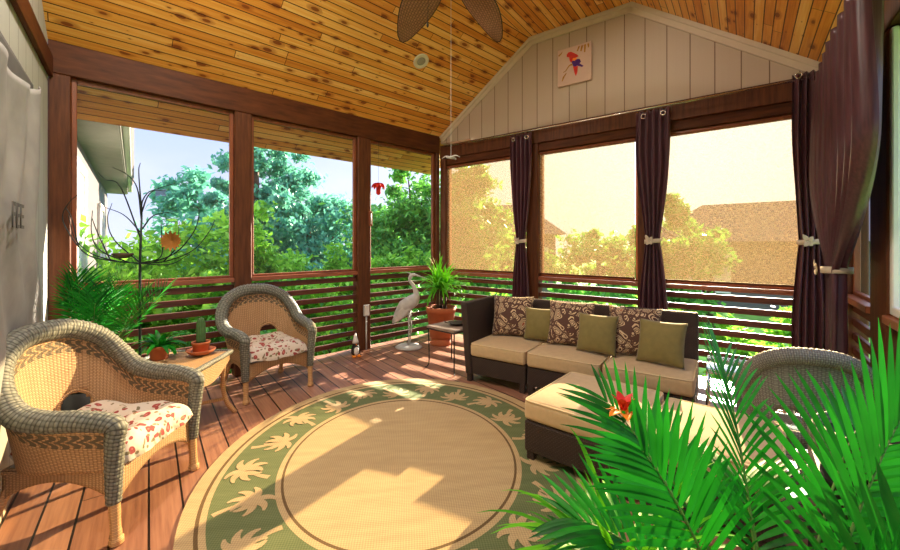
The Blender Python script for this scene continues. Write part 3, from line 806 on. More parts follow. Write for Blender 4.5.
# leafy plant on the side table
t = thing('leafy_plant', 'low dark leafy plant on the wicker side table, left of the cactus', 'plant', (-2.13, 2.86, .501))
pot(t, .07, .10, M['terra'])
bm = bmesh.new()
for j in range(48):
    a = rnd.uniform(0, 2*PI); el = rnd.uniform(.3, 1.3)
    leaf_strip(bm, V(.02*math.cos(a), .02*math.sin(a), .09), V(math.cos(a)*math.cos(el), math.sin(a)*math.cos(el), math.sin(el)), V(0, 0, 1), rnd.uniform(.10, .19), .035, rnd.uniform(1.2, 2.6), 6)
obj('leaf_tuft', bm, M['palm'], t, True)
# cactus
t = thing('cactus', 'small columnar cactus in a clay pot and saucer on the wicker side table', 'plant', (-1.89, 2.96, .509))
bm = bmesh.new(); lathe(bm, [(.055, 0), (.08, .012), (.1, .035), (.095, .037), (.06, .014)], seg=24); obj('saucer', bm, M['terra'], t, True)
pt = pot(t, .062, .095, M['terra']); 
bm = bmesh.new(); n = 40
rings = []
for i in range(15):
    z = .09+.19*i/14; r = .026*math.sqrt(max(0, 1-max(0, (i-9)/5)**2))+.0008; rings.append((r, z))
for i, (r, z) in enumerate(rings): pass
L = uvl(bm); R_ = [[bm.verts.new((r*(1+.14*math.cos(10*2*PI*k/n))*math.cos(2*PI*k/n), r*(1+.14*math.cos(10*2*PI*k/n))*math.sin(2*PI*k/n), z)) for k in range(n)] for r, z in rings]
for i in range(14):
    for k in range(n): bm.faces.new((R_[i][k], R_[i][(k+1) % n], R_[i+1][(k+1) % n], R_[i+1][k]))
bm.faces.new(R_[-1]); bm.faces.new(R_[0][::-1])
obj('stem', bm, M['cactus'], t, True)

# ------------------------------------------------------------------ wire tree sculpture
t = thing('wire_tree_sculpture', 'tall dark wire tree sculpture with bare curved branches before the left window', 'sculpture', (-2.345, 2.95, 0), 0)
S_ = 2.95/390
def tp(x, y, d=0):   # zoomed drawing coordinates -> local metres
    px = 60+x/2.894; py = 150+y/2.894; return V((px-140.5)*S_*1.03, d, 1.35+(243-py)*S_)
bm = bmesh.new(); tube(bm, [(0, 0, 0.012), (0, 0, 1.22), tp(238, 190)], [.009, .009, .006], 8); obj('trunk', bm, M['dkiron'], t, True)
bm = bmesh.new(); lathe(bm, [(.13, 0), (.13, .01), (.02, .018)], seg=24); obj('base', bm, M['dkiron'], t, True)
brs = [[(237, 200), (225, 110), (195, 70), (155, 50)], [(238, 180), (246, 130), (265, 108), (305, 90)], [(238, 190), (250, 150), (283, 122), (335, 124)],
       [(232, 328), (150, 320), (80, 300), (30, 235), (15, 190), (35, 150), (60, 128)], [(232, 328), (300, 322), (370, 290), (410, 235), (420, 200)],
       [(180, 325), (110, 300), (75, 255), (70, 190)], [(200, 325), (120, 290), (96, 240), (98, 175)], [(270, 325), (330, 295), (375, 230), (380, 170), (350, 160)],
       [(236, 240), (205, 190), (165, 168)], [(238, 230), (270, 190), (325, 178)], [(232, 325), (150, 260), (120, 200), (122, 150)], [(236, 260), (190, 110), (160, 90), (150, 70)],
       [(232, 328), (290, 310), (292, 250), (290, 205)], [(300, 322), (322, 280), (318, 205)], [(150, 320), (132, 240), (135, 200)], [(60, 280), (40, 200), (20, 165)], [(236, 160), (215, 60), (205, 30)], [(232, 328), (330, 330), (400, 300)]]
for k, b in enumerate(brs):
    dep = .12*math.sin(k*2.1)
    P = catmull([tp(x, y, dep*i/(len(b)-1)) for i, (x, y) in enumerate(b)], 6)
    bm = bmesh.new(); tube(bm, P, [.0055*(1-.6*i/(len(P)-1)) for i in range(len(P))], 6); obj('branch', bm, M['dkiron'], t, True)
bm = bmesh.new(); p = tp(320, 263)
for k in range(16):
    a = 2*PI*k/16; leaf_strip(bm, p+V(0, .01, 0), V(math.cos(a)*1.25, -.2, math.sin(a)*.85), V(0, -1, 0), .085, .032, 0, 5)
o = obj('rusty_flower', bm, M['amber'], t, True)
bm = bmesh.new(); p = tp(283, 122, .03)
for sx in (-1, 1):
    for a in (.5, -.5): leaf_strip(bm, p, V(sx, 0, a), V(0, -1, 0), .05, .035, 0, 4)
obj('butterfly', bm, M['blue'], t, True)
bm = bmesh.new(); p = tp(185, 306, .0); lathe(bm, [(.02, -.02), (.05, -.01), (.07, .015), (.06, .02), (.03, 0)], c=p, seg=16); obj('nest', bm, M['bark'], t, True)

# ------------------------------------------------------------------ crane statue
t = thing('crane_statue', 'pale grey standing crane statue by the slatted rail, left of the corner palm', 'statue', (-.53, 5.02, 0), math.radians(-10))
bm = bmesh.new(); lathe(bm, [(.15, 0), (.16, .015), (.13, .035), (.05, .045)], seg=20)
for v_ in bm.verts: v_.co.x *= 1.1
obj('base', bm, M['stone'], t, True)
bm = bmesh.new()
body = catmull([(-.20, 0, .33), (-.15, 0, .42), (-.05, 0, .53), (.06, 0, .62), (.10, 0, .70), (.06, 0, .80), (.015, 0, .87), (.03, 0, .93), (.08, 0, .945)], 5)
rad = []
for i in range(len(body)):
    k = i/(len(body)-1)*8
    rr = [.012, .05, .095, .08, .038, .024, .02, .026, .018]; a = int(min(k, 7)); rad.append(rr[a]+(rr[a+1]-rr[a])*(k-a))
tube(bm, body, rad, 14); obj('body', bm, M['stone'], t, True)
bm = bmesh.new(); tube(bm, [(.075, 0, .945), (.13, 0, .93), (.24, 0, .895)], [.014, .009, .002], 8); obj('beak', bm, M['stone'], t, True)
bm = bmesh.new(); tube(bm, [(.03, 0, .955), (-.03, 0, .975), (-.09, 0, .968)], [.008, .005, .002], 6); obj('crest', bm, M['stone'], t, True)
for sy, kx in ((-1, 0), (1, .02)):
    bm = bmesh.new(); tube(bm, [(0, .025*sy, .50), (.01+kx, .025*sy, .27), (.0, .025*sy, .03)], [.012, .008, .008], 8); obj('leg', bm, M['stone'], t, True)
    bm = bmesh.new()
    grid(bm, lambda u, v: V(-.20+.30*u, .085*sy*math.sin(PI*(u*.75+.22))+.006*sy, .34+.26*u+(v-.5)*.14*math.sin(PI*(.15+.8*u))), 10, 5); o = obj('wing', bm, M['stone'], t, True); solid(o, .01)

# penguin figurine
t = thing('penguin_figurine', 'small white and black figurine with orange feet at the foot of the post', 'figurine', (-1.13, 4.66, 0), math.radians(-60))
bm = bmesh.new(); lathe(bm, [(.035, .012), (.052, .04), (.05, .09), (.036, .13), (.034, .15), (.03, .17), (.01, .19)], seg=18); obj('body', bm, M['black'], t, True)
bm = bmesh.new(); lathe(bm, [(.02, 0), (.036, .03), (.034, .08), (.012, .11)], c=(.022, 0, .015), seg=16); obj('belly', bm, M['white'], t, True)
bm = bmesh.new(); lathe(bm, [(.036, .155), (.034, .18), (.018, .24), (.002, .28)], seg=16); obj('pointed_cap', bm, M['white'], t, True)
for sy in (-1, 1):
    bm = bmesh.new(); rbox(bm, (.04, .028*sy, .008), (.07, .04, .016), .006, 2); obj('foot', bm, M['orange'], t, True)
bm = bmesh.new(); tube(bm, [(.03, 0, .145), (.062, 0, .14)], [.01, .001], 8); obj('beak', bm, M['orange'], t, True)

# outlet box + conduit, thermometer on the second post of the back wall
ps = cD+dA*2.80-nA*.022
t = thing('outlet_box', 'grey weatherproof outlet box low on the middle post', 'outlet', (ps.x, ps.y, 0), aA)
bm = bmesh.new(); rbox(bm, (0, 0, .50), (.07, .04, .14), .006, 2); obj('box', bm, M['stone'], t)
bm = bmesh.new(); tube(bm, [(0, 0, .0), (0, 0, .43)], .009, 8); obj('conduit', bm, M['stone'], t, True)
bm = bmesh.new(); rbox(bm, (0, -.022, .50), (.055, .006, .11), .003, 1); obj('cover', bm, M['white'], t)
ps = cD+dA*2.865-nA*.016
t = thing('thermometer', 'narrow wooden thermometer on the edge of the middle post', 'thermometer', (ps.x, ps.y, 1.58), aA)
bm = bmesh.new(); rbox(bm, (0, 0, .08), (.05, .025, .19), .008, 2); obj('backing', bm, M['frame'], t)
bm = bmesh.new(); tube(bm, [(0, -.014, .01), (0, -.014, .15)], .006, 6); obj('glass_tube', bm, M['white'], t, True)

# red hanging ornament
ps = cD+dA*2.98-nA*.02
t = thing('hanging_feeder', 'red flower-shaped feeder hanging in the third back window', 'feeder', (ps.x, ps.y, 2.02))
bm = bmesh.new(); tube(bm, [(0, 0, .10), (0, 0, .66)], .0015, 5); obj('wire', bm, M['iron'], t)
bm = bmesh.new()
for k in range(8):
    a = 2*PI*k/8; leaf_strip(bm, V(0, 0, .10), V(math.cos(a), math.sin(a), .1), V(0, 0, 1), .13, .06, 2.2, 7)
obj('petals', bm, M['red'], t, True)
bm = bmesh.new(); lathe(bm, [(.01, -.05), (.03, -.03), (.03, .05), (.012, .11)], seg=14); obj('bottle', bm, M['red'], t, True)

# gull ornament on a string
t = thing('hanging_gull', 'small pale gull ornament hanging on a string near the corner', 'ornament', (.01, 4.08, 2.24))
bm = bmesh.new(); tube(bm, [(0, 0, .01), (0, 0, ZC-2.24-.001)], .0022, 5); obj('string', bm, M['white'], t)
bm = bmesh.new(); tube(bm, catmull([(-.05, -.03, 0), (0, 0, 0), (.035, .02, .0), (.055, .035, -.005)], 4), [.003]+[.011]*11+[.003], 8); obj('body', bm, M['stone'], t, True)
for s in (-1, 1):
    bm = bmesh.new()
    pr = catmull([(0, 0, .005), (-.03*s, .05*s, .022), (-.055*s, .09*s, .0)], 5)
    pr = catmull([(0, 0, .005), (.05*s, -.02*s, .022), (.095*s, -.035*s, .0)], 5)
    tube(bm, pr, [.012-.0095*i/(len(pr)-1) for i in range(len(pr))], 6); obj('wing', bm, M['stone'], t, True)

# ------------------------------------------------------------------ metal tile-top table + tray
aS = math.radians(-43)
t = thing('metal_side_table', 'small iron side table with stone top left of the sofa', 'table', (.03, 4.24, 0), aS)
bm = bmesh.new(); rbox(bm, (0, 0, .445), (.41, .40, .025), .004, 1); obj('table_top', bm, M['slate'], t)
bm = bmesh.new()
for a, b in (((-.2, -.195), (.2, -.195)), ((.2, -.195), (.2, .195)), ((.2, .195), (-.2, .195)), ((-.2, .195), (-.2, -.195))): tube(bm, [(a[0], a[1], .425), (b[0], b[1], .425)], .007, 6)
obj('top_frame', bm, M['iron'], t)
for sx in (-1, 1):
    for sy in (-1, 1):
        bm = bmesh.new(); tube(bm, catmull([(.19*sx, .185*sy, .43), (.185*sx, .18*sy, .2), (.185*sx, .18*sy, .06), (.20*sx, .195*sy, .012), (.215*sx, .21*sy, .008)], 4), .007, 6); obj('leg', bm, M['iron'], t, True)
t = thing('iron_trivet', 'dark wrought-iron dish lying on the stone-topped side table', 'dish', (.08, 4.25, .459), .3)
bm = bmesh.new(); lathe(bm, [(.05, 0), (.09, .012), (.10, .03), (.094, .03), (.05, .01)], seg=20); obj('dish', bm, M['iron'], t, True)
for s in (-1, 1):
    bm = bmesh.new(); tube(bm, catmull([(.09*s, -.03, .025), (.14*s, -.02, .04), (.14*s, .02, .04), (.09*s, .03, .025)], 4), .005, 6); obj('handle', bm, M['iron'], t, True)

# ------------------------------------------------------------------ sofa
aU = math.radians(-34.5); W_ = .64
SO = V(.15, 3.825); u_ = V(math.cos(aU), math.sin(aU)); n_ = V(-math.sin(aU), math.cos(aU))
def cushion(bm, c, s, puff=.02):
    rbox(bm, c, s, .028, 3, puff=puff, sub=3)
def piping(par, c, s, z, sub=None):
    bm = bmesh.new(); x, y = s[0]/2-.006, s[1]/2-.006; r = .03; pts = []
    for (cx, cy, a0) in ((x-r, y-r, 0), (-x+r, y-r, 90), (-x+r, -y+r, 180), (x-r, -y+r, 270)):
        for k in range(5):
            a = math.radians(a0+k*22.5); pts.append(V(c[0]+cx+r*math.cos(a), c[1]+cy+r*math.sin(a), z))
    tube(bm, pts, .006, 6, closed=True); obj('piping', bm, M['pipe'], par, True)
slabs = ['left end section of the dark wicker sofa with a side panel', 'middle section of the dark wicker sofa', 'right end section of the dark wicker sofa, partly behind palm leaves']
for i in range(3):
    p = SO+u_*(W_*i)
    t = thing('sofa_section', slabs[i], 'sofa', (p.x, p.y, 0), aU, 'dark wicker sofa sections')
    w = W_-.012
    bm = bmesh.new(); rbox(bm, (w/2, .34, .165), (w, .66, .17), .012, 2); bs = obj('base', bm, M['dark_wick'], t)
    bm = bmesh.new(); R = Matrix.Rotation(math.radians(-6), 3, 'X'); rbox(bm, (w/2, .665, .46), (w, .085, .60), .02, 2, rot=R); obj('backrest', bm, M['dark_wick'], t)
    x0 = 0
    if i == 0:
        bm = bmesh.new(); R = Matrix.Rotation(math.radians(-5), 3, 'Y'); rbox(bm, (.01, .33, .42), (.075, .68, .70), .02, 2, rot=R); obj('side_panel', bm, M['dark_wick'], t); x0 = .055
    for lx in (.035, w-.035):
        for ly in (.035, .66):
            bm = bmesh.new(); rbox(bm, (lx, ly, .045), (.05, .05, .09), .005, 1); obj('leg', bm, M['dark_wick'], t)
    cw = w-x0-.004; bm = bmesh.new(); cushion(bm, (x0+cw/2+.002, .30, .315), (cw, .62, .125)); cu = obj('seat_cushion', bm, M['cush'], t, True)
    piping(cu, (x0+cw/2+.002, .30), (cw, .62), .372)
bm = bmesh.new()
# ottoman
def ottoman(loc, ang, label, wx, wy):
    t = thing('ottoman', label, 'ottoman', (loc[0], loc[1], 0), ang, 'dark wicker ottomans')
    bm = bmesh.new(); rbox(bm, (wx/2, wy/2, .155), (wx, wy, .19), .012, 2); obj('base', bm, M['dark_wick'], t)
    bm = bmesh.new(); cushion(bm, (wx/2, wy/2, .315), (wx+.01, wy+.01, .125), .015); cu = obj('seat_cushion', bm, M['cush'], t, True)
    piping(cu, (wx/2, wy/2), (wx+.01, wy+.01), .372)
    for lx in (.035, wx-.035):
        for ly in (.035, wy-.035):
            bm = bmesh.new(); rbox(bm, (lx, ly, .035), (.05, .05, .07), .005, 1); obj('leg', bm, M['dark_wick'], t)
    return t
ottoman((.462, 2.43), math.radians(-41), 'dark wicker ottoman with beige cushion standing on the rug edge', .63, .70)
ottoman((.975, 2.0), math.radians(-41), 'second dark wicker ottoman, right of the first, behind the palm fronds', .56, .62)

# ------------------------------------------------------------------ pillows
def pillow(u, n, w, yaw, mat, label, lean=18, name='throw_pillow', th=.075, z=.385):
    bm = bmesh.new(); N = 20
    for sd in (1, -1):
        def fn(a, b):
            x, y = a*2-1, b*2-1
            e = max(0, (1-x*x)*(1-y*y))**.42
            k = 1-.075*(1-abs(x)**2)*abs(y)**3-.075*(1-abs(y)**2)*abs(x)**3
            kx = 1-.07*(1-y*y)*1.0; ky = 1-.07*(1-x*x)
            return V(x*w/2*kx, sd*th*e, y*w/2*ky)
        grid(bm, fn, N, N)
    bmesh.ops.remove_doubles(bm, verts=bm.verts[:], dist=.0008)
    R = Matrix.Rotation(math.radians(-lean), 3, 'X')
    for v_ in bm.verts: v_.co = R @ v_.co; v_.co.z += w/2*math.cos(math.radians(lean))+.01
    p = SO+u_*u+n_*n
    o = obj(name, bm, mat, None, True, loc=(p.x, p.y, z), rz=aU+math.radians(yaw))
    tag(o, label, 'pillow', 'pillows on the sofa'); return o
pillow(.285, .47, .42, 16, M['paisley'], 'brown paisley pillow in the left corner of the sofa')
pillow(.60, .44, .32, 10, M['olive'], 'olive pillow between the left and middle paisley pillows', 14)
pillow(.90, .43, .42, 6, M['paisley'], 'brown paisley pillow in the middle of the sofa')
pillow(1.17, .30, .34, -2, M['olive'], 'olive pillow leaning in front, between the middle and right paisley pillows', 16)
pillow(1.45, .41, .42, 4, M['paisley'], 'brown paisley pillow toward the right end of the sofa')
pillow(1.67, .26, .35, -8, M['olive'], 'olive pillow at the right end of the sofa', 18)

# ------------------------------------------------------------------ rug
bm = bmesh.new(); a_, b_ = 1.15, 1.36; rug_c = V(-.30, 2.50)
seg = 120; rings = [(1.0, 0), (.94, 0), (.925, 2), (.90, 0), (.64, 1), (.615, 0), (.603, 2), (0, 0)]
prev = [bm.verts.new((a_*math.cos(2*PI*k/seg), b_*math.sin(2*PI*k/seg), .008)) for k in range(seg)]
lowr = [bm.verts.new((a_*1.002*math.cos(2*PI*k/seg), b_*1.002*math.sin(2*PI*k/seg), .0)) for k in range(seg)]
for k in range(seg): bm.faces.new((lowr[k], lowr[(k+1) % seg], prev[(k+1) % seg], prev[k]))
bm.faces.new(lowr[::-1])
mats = [0, 2, 0, 1, 0, 2, 0]
for i in range(1, len(rings)):
    r = rings[i][0]
    if r == 0:
        f = bm.faces.new(prev); f.material_index = 0; break
    cur = [bm.verts.new((a_*r*math.cos(2*PI*k/seg), b_*r*math.sin(2*PI*k/seg), .008)) for k in range(seg)]
    for k in range(seg):
        f = bm.faces.new((prev[k], prev[(k+1) % seg], cur[(k+1) % seg], cur[k])); f.material_index = mats[i-1]
    prev = cur
def ribbon(P, W, z):
    vs = []
    for i, p in enumerate(P):
        t_ = (P[min(i+1, len(P)-1)]-P[max(i-1, 0)]).normalized(); n = V(-t_.y, t_.x)
        vs.append((bm.verts.new((*(p+n*W[i]).xy, z)), bm.verts.new((*(p-n*W[i]).xy, z))))
    for i in range(len(P)-1):
        f = bm.faces.new((vs[i][1], vs[i+1][1], vs[i+1][0], vs[i][0])); f.material_index = 0
def palm_motif(c, ang, flip, q=1.2):
    """trunk runs along +ang from crown centre c"""
    e1 = V(math.cos(ang), math.sin(ang)); e2 = V(-e1.y, e1.x)*flip
    tr = [c+e1*(.17*k/8)+e2*(.045*math.sin(1.6*k/8)) for k in range(9)]
    ribbon(tr, [.008+.009*k/8 for k in range(9)], .0092)
    for fi, (a, l) in enumerate(((35, .085), (78, .10), (118, .105), (155, .10), (195, .105), (238, .10), (285, .095), (325, .08))):
        a = math.radians(a); P = []; W = []; l *= q
        for k in range(8):
            s = k/7; d = a+ (.55 if math.sin(a) > 0 else -.55)*(s*s)*-1
            P.append(c+e1*(l*s*math.cos(d))+e2*(l*s*math.sin(d))); W.append(.004+.017*math.sin(PI*(.12+.85*s)))
        ribbon(P, W, .0096+.00025*fi)
NP = 20
for k in range(NP):
    th = 2*PI*(k+.3)/NP
    if k % 2: r = .735; pt = V(a_*r*math.cos(th), b_*r*math.sin(th)); ang = math.atan2(pt.y, pt.x)
    else: r = .80; pt = V(a_*r*math.cos(th), b_*r*math.sin(th)); ang = math.atan2(pt.y, pt.x)+PI
    palm_motif(pt, ang+(.35 if k % 2 else -.35), 1 if k % 4 < 2 else -1)
o = obj('rug', bm, [M['rug_tan'], M['rug_green'], M['rug_line']], None, loc=(rug_c.x, rug_c.y, .0005), rz=math.radians(6))
tag(o, 'round green and tan rug with palm tree border on the wooden deck', 'rug')

# ------------------------------------------------------------------ curtains
def curtain(t, w_top, waist, w_bot, z_top, z_w, z_b, xoff_w=0, xoff_b=0, nf=5, amp=.03, tie=True, seedv=0, kt=1.25):
    bm = bmesh.new(); NU, NV = 72, 60; H = z_top-z_b
    def prm(z):
        if z > z_w:
            k = (z-z_w)/(z_top-z_w); s = min(1, k*1.0); s = s*s*(3-2*s) if s < 1 else 1
            s = math.sin(min(1, k*kt)*PI/2)**1.1
            return waist+(w_top-waist)*s, xoff_w*(1-s)
        k = (z_w-z)/(z_w-z_b); s = math.sin(min(1, k*1.6)*PI/2)
        return waist+(w_bot-waist)*s, xoff_w+(xoff_b-xoff_w)*k
    def fn(u, v):
        z = z_top-v*H; w, xo = prm(z)
        ph = u*nf*2*PI+.8*noise.noise(V(u*2, z*.8, seedv))
        am = amp*(.55+.45*w/w_top)
        return V(xo+(u-.5)*w+.01*noise.noise(V(u*4, z*2, seedv+3)), am*math.sin(ph)*(1+.3*noise.noise(V(u*3, z, seedv+9))), z)
    grid(bm, fn, NU, NV)
    o = obj('fabric', bm, M['satin'], t, True); solid(o, .002)
    if tie:
        bm = bmesh.new()
        w = waist/2+.012; P = [V(xoff_w+w*math.cos(a), (amp+.012)*math.sin(a), z_w+.006*math.cos(a)) for a in [2*PI*k/20 for k in range(20)]]
        L = uvl(bm); r0 = [bm.verts.new(p+V(0, 0, -.022)) for p in P]; r1 = [bm.verts.new(p+V(0, 0, .022)) for p in P]
        for k in range(20): bm.faces.new((r0[k], r0[(k+1) % 20], r1[(k+1) % 20], r1[k]))
        tb = obj('tie_band', bm, M['tie'], t, True); solid(tb, .004)
        bm = bmesh.new(); kx = xoff_w-w*.3; ky = -(amp+.025)
        for dx, dz, l in ((-.5, .9, .075), (.5, .8, .055), (-.6, -.9, .05), (.6, -.8, .045)):
            leaf_strip(bm, V(kx, ky, z_w), V(dx, -.15, dz), V(0, -1, 0), l, .035, 0, 4, fold=.5)
        bw = obj('bow', bm, M['tie'], tb, True); solid(bw, .003)
    return o
def grommet(par, p, r=.022, ang=0):
    bm = bmesh.new(); P = [V(p[0]+r*math.cos(a)*math.cos(ang), p[1]+r*math.cos(a)*math.sin(ang), p[2]+r*math.sin(a)) for a in [2*PI*k/20 for k in range(20)]]
    tube(bm, P, .0055, 8, closed=True); obj('grommet', bm, M['chrome'], par, True)
cl = ['plum curtain tied back between the corner window and the middle window', 'plum curtain tied back between the middle window and the right window', 'narrow plum curtain tied back at the right end of the gable side']
for i, (s, wt, wb) in enumerate(((1.36, .30, .24), (2.86, .32, .27), (4.06, .24, .25))):
    p = cC+dB*s-nB*.075
    t = thing('curtain', cl[i], 'curtain', (p.x, p.y, 0), aB, 'plum curtains')
    curtain(t, wt, .13 if i < 2 else .17, wb, 2.72 if i < 2 else 2.80, 1.37 if i < 2 else 1.36, .04, [.0, .0, .01][i], [0, .01, .0][i], 5, .028, seedv=i*7)
    grommet(t, ([.1, .1, .09][i], -.042, (2.66 if i < 2 else 2.77)))
    grommet(t, (-.08, -.042, (2.66 if i < 2 else 2.77)))
# big curtain on the front (right) side; runs from the corner toward the camera
p = cE-dCc*.98-nC*.15
t = thing('curtain', 'large plum curtain with a cream bow nearest the camera on the right', 'curtain', (p.x, p.y, 0), aC, 'plum curtains')
curtain(t, 1.72, .20, .26, 2.66, 1.17, .04, -.04, -.03, 9, .065, seedv=31, kt=1.9)
# curtain rods
bm = bmesh.new(); p0 = cC+dB*.12-nB*.075; tube(bm, [(0, 0, 0), (LB-.16, 0, 0)], .010, 10)
o = obj('curtain_rod', bm, M['chrome'], None, True, loc=(p0.x, p0.y, 2.745), rz=aB); tag(o, 'thin metal curtain rod along the beam above the shades', 'rod')
bm = bmesh.new(); p0 = cE-dCc*.05-nC*.15; tube(bm, [(0, 0, 0), (4.2, 0, 0)], .010, 10)
o = obj('curtain_rod', bm, M['chrome'], None, True, loc=(p0.x, p0.y, 2.69), rz=aC); tag(o, 'metal curtain rod above the large right-hand curtain', 'rod')

# ------------------------------------------------------------------ banner on the house wall
hb0 = LH-1.05
p = cF+dH*hx(V(-2.72, 2.49))-nH*.04
pb = cF+dH*3.45-nH*.035
t = thing('cloth_banner', 'draped grey cloth banner with faded lettering on the left wall', 'banner', (pb.x, pb.y, 0), aH)
bm = bmesh.new()
def bf(u, v):
    zt = 2.33-.17*math.sin(PI*u)**.8*1.0-.02*u
    z = zt-v*(zt-.62); fold = .02*math.sin(u*22+3*noise.noise(V(u*2, v*3, 1)))*(1-.3*v)+.025*math.sin(PI*u)*math.exp(-v*9)
    return V((u-.5)*1.55*(1-.05*v), (-.03-fold*.8)*oH, z)
grid(bm, bf, 80, 50); o = obj('cloth', bm, M['banner'], t, True); solid(o, .004)
bm = bmesh.new()
def bf2(u, v):
    zt = 2.33-.02*u; z0 = 2.33-.17*math.sin(PI*u)**.8-.02*u
    return V((u-.5)*1.55, (-.006-.01*math.sin(u*16)*0)*oH, zt+(z0-.05-zt)*v)
grid(bm, bf2, 40, 10); o = obj('backing_cloth', bm, M['ink'], t, True); solid(o, .003)
cu = bpy.data.curves.new('lettering', 'FONT'); cu.body = 'FEE'; cu.size = .17; cu.extrude = .002; cu.align_x = 'CENTER'
to = bpy.data.objects.new('tmp_text', cu); C.objects.link(to); bpy.context.view_layer.update()
me = bpy.data.meshes.new_from_object(to.evaluated_get(bpy.context.evaluated_depsgraph_get())); bpy.data.objects.remove(to)
me.name = 'lettering'; me.materials.clear(); me.materials.append(M['ink'])
lo = bpy.data.objects.new('lettering', me); link(lo, t); lo.rotation_euler = (PI/2, 0, PI if oH < 0 else 0); lo.location = (.02, -.062*oH, 1.42)
# seen from inside: text must read from the porch side
# ------------------------------------------------------------------ gable painting
pp = cC+dB*2.02-nB*.0
t = thing('parrot_painting', 'small canvas painting of a red and purple parrot on the gable', 'painting', (pp.x, pp.y, 3.22), aB)
yy = -1*oB
bm = bmesh.new(); rbox(bm, (0, .0*yy+.0, .22), (.40, .036, .44), .004, 1); cv = obj('canvas', bm, M['canvas'], t)
def blob(pts, y, mat, name):
    bm = bmesh.new(); a = [bm.verts.new((x, y*yy, z)) for x, z in pts]; b = [bm.verts.new((x, (y+.0012)*yy, z)) for x, z in pts]; n = len(pts)
    bm.faces.new(a); bm.faces.new(b[::-1])
    for i in range(n): bm.faces.new((a[i], a[(i+1) % n], b[(i+1) % n], b[i]))
    obj(name, bm, mat, cv)
def ip(x, y): return (-.19+(x-70)/260*.38, .42-(y-115)/360*.42)   # coords in the zoomed crop of the painting
Y0 = .0182
blob([ip(*q) for q in ((140, 165), (155, 147), (175, 148), (200, 170), (225, 195), (238, 215), (215, 225), (190, 240), (178, 262), (165, 235), (160, 200), (142, 190))], Y0, M['pred'], 'painted_head')
blob([ip(*q) for q in ((190, 222), (215, 222), (225, 240), (205, 250), (188, 243))], Y0+.0014, M['orange'], 'painted_wing')
blob([ip(*q) for q in ((180, 250), (205, 238), (245, 245), (257, 275), (245, 290), (277, 325), (265, 332), (225, 305), (205, 315), (190, 290))], Y0, M['purple'], 'painted_back')
blob([ip(*q) for q in ((192, 300), (212, 312), (232, 310), (228, 370), (216, 408), (205, 375))], Y0+.0014, M['pred'], 'painted_tail')
blob([ip(*q) for q in ((182, 270), (160, 278), (145, 300), (130, 325), (110, 335), (112, 340), (135, 332), (152, 305), (165, 290), (190, 290))], Y0, M['paint_y'], 'painted_branch')
blob([ip(*q) for q in ((135, 350), (110, 380), (98, 425), (106, 425), (122, 385), (140, 355))], Y0, M['paint_y'], 'painted_twig')
for k, q in enumerate((((235, 118), (222, 160), (230, 165), (250, 118)), ((258, 118), (250, 170), (262, 175), (275, 118)), ((280, 118), (280, 190), (290, 195), (298, 118)), ((305, 118), (312, 160), (320, 150), (320, 118)))):
    blob([ip(*z) for z in q], Y0, M['paint_y'], 'painted_palm_leaf')
blob([ip(*q) for q in ((72, 150), (110, 120), (95, 145), (75, 165))], Y0, M['paint_y'], 'painted_leaf')

# ------------------------------------------------------------------ recessed light, ceiling fan
def ceil_pt(p, plane='L'):
    return zA(p)
def can(p, label, z, nrm):
    t = thing('recessed_light', label, 'light', (p.x, p.y, z), 0, 'recessed ceiling lights')
    t.rotation_euler = nrm.to_track_quat('Z', 'Y').to_euler()
    bm = bmesh.new(); lathe(bm, [(.095, .0), (.095, .008), (.085, .012), (.055, .010), (.05, .003)], seg=32); obj('trim_ring', bm, M['lamp'], t, True)
    bm = bmesh.new(); lathe(bm, [(.052, .004), (.052, .008), (.03, .012)], seg=24); obj('lens', bm, M['bulb'], t, True)
    return t
# solve the spot on the sloping panel that lies on the sight line through the lamp
r_ = V((421-450)/390, 1.0); sl = (243-61)/390
# z = 1.35+sl*Y ; zA = ZE+SL*((rY-cC).(-nA))
Ysol = (1.35-ZE-SL*(cC.dot(nA)))/( -SL*(r_.dot(nA)) - sl)
pc = r_*Ysol
can(pc, 'round white recessed ceiling light above the back windows', zA(pc)-.001, V(-nA.x*SL, -nA.y*SL, -1).normalized())

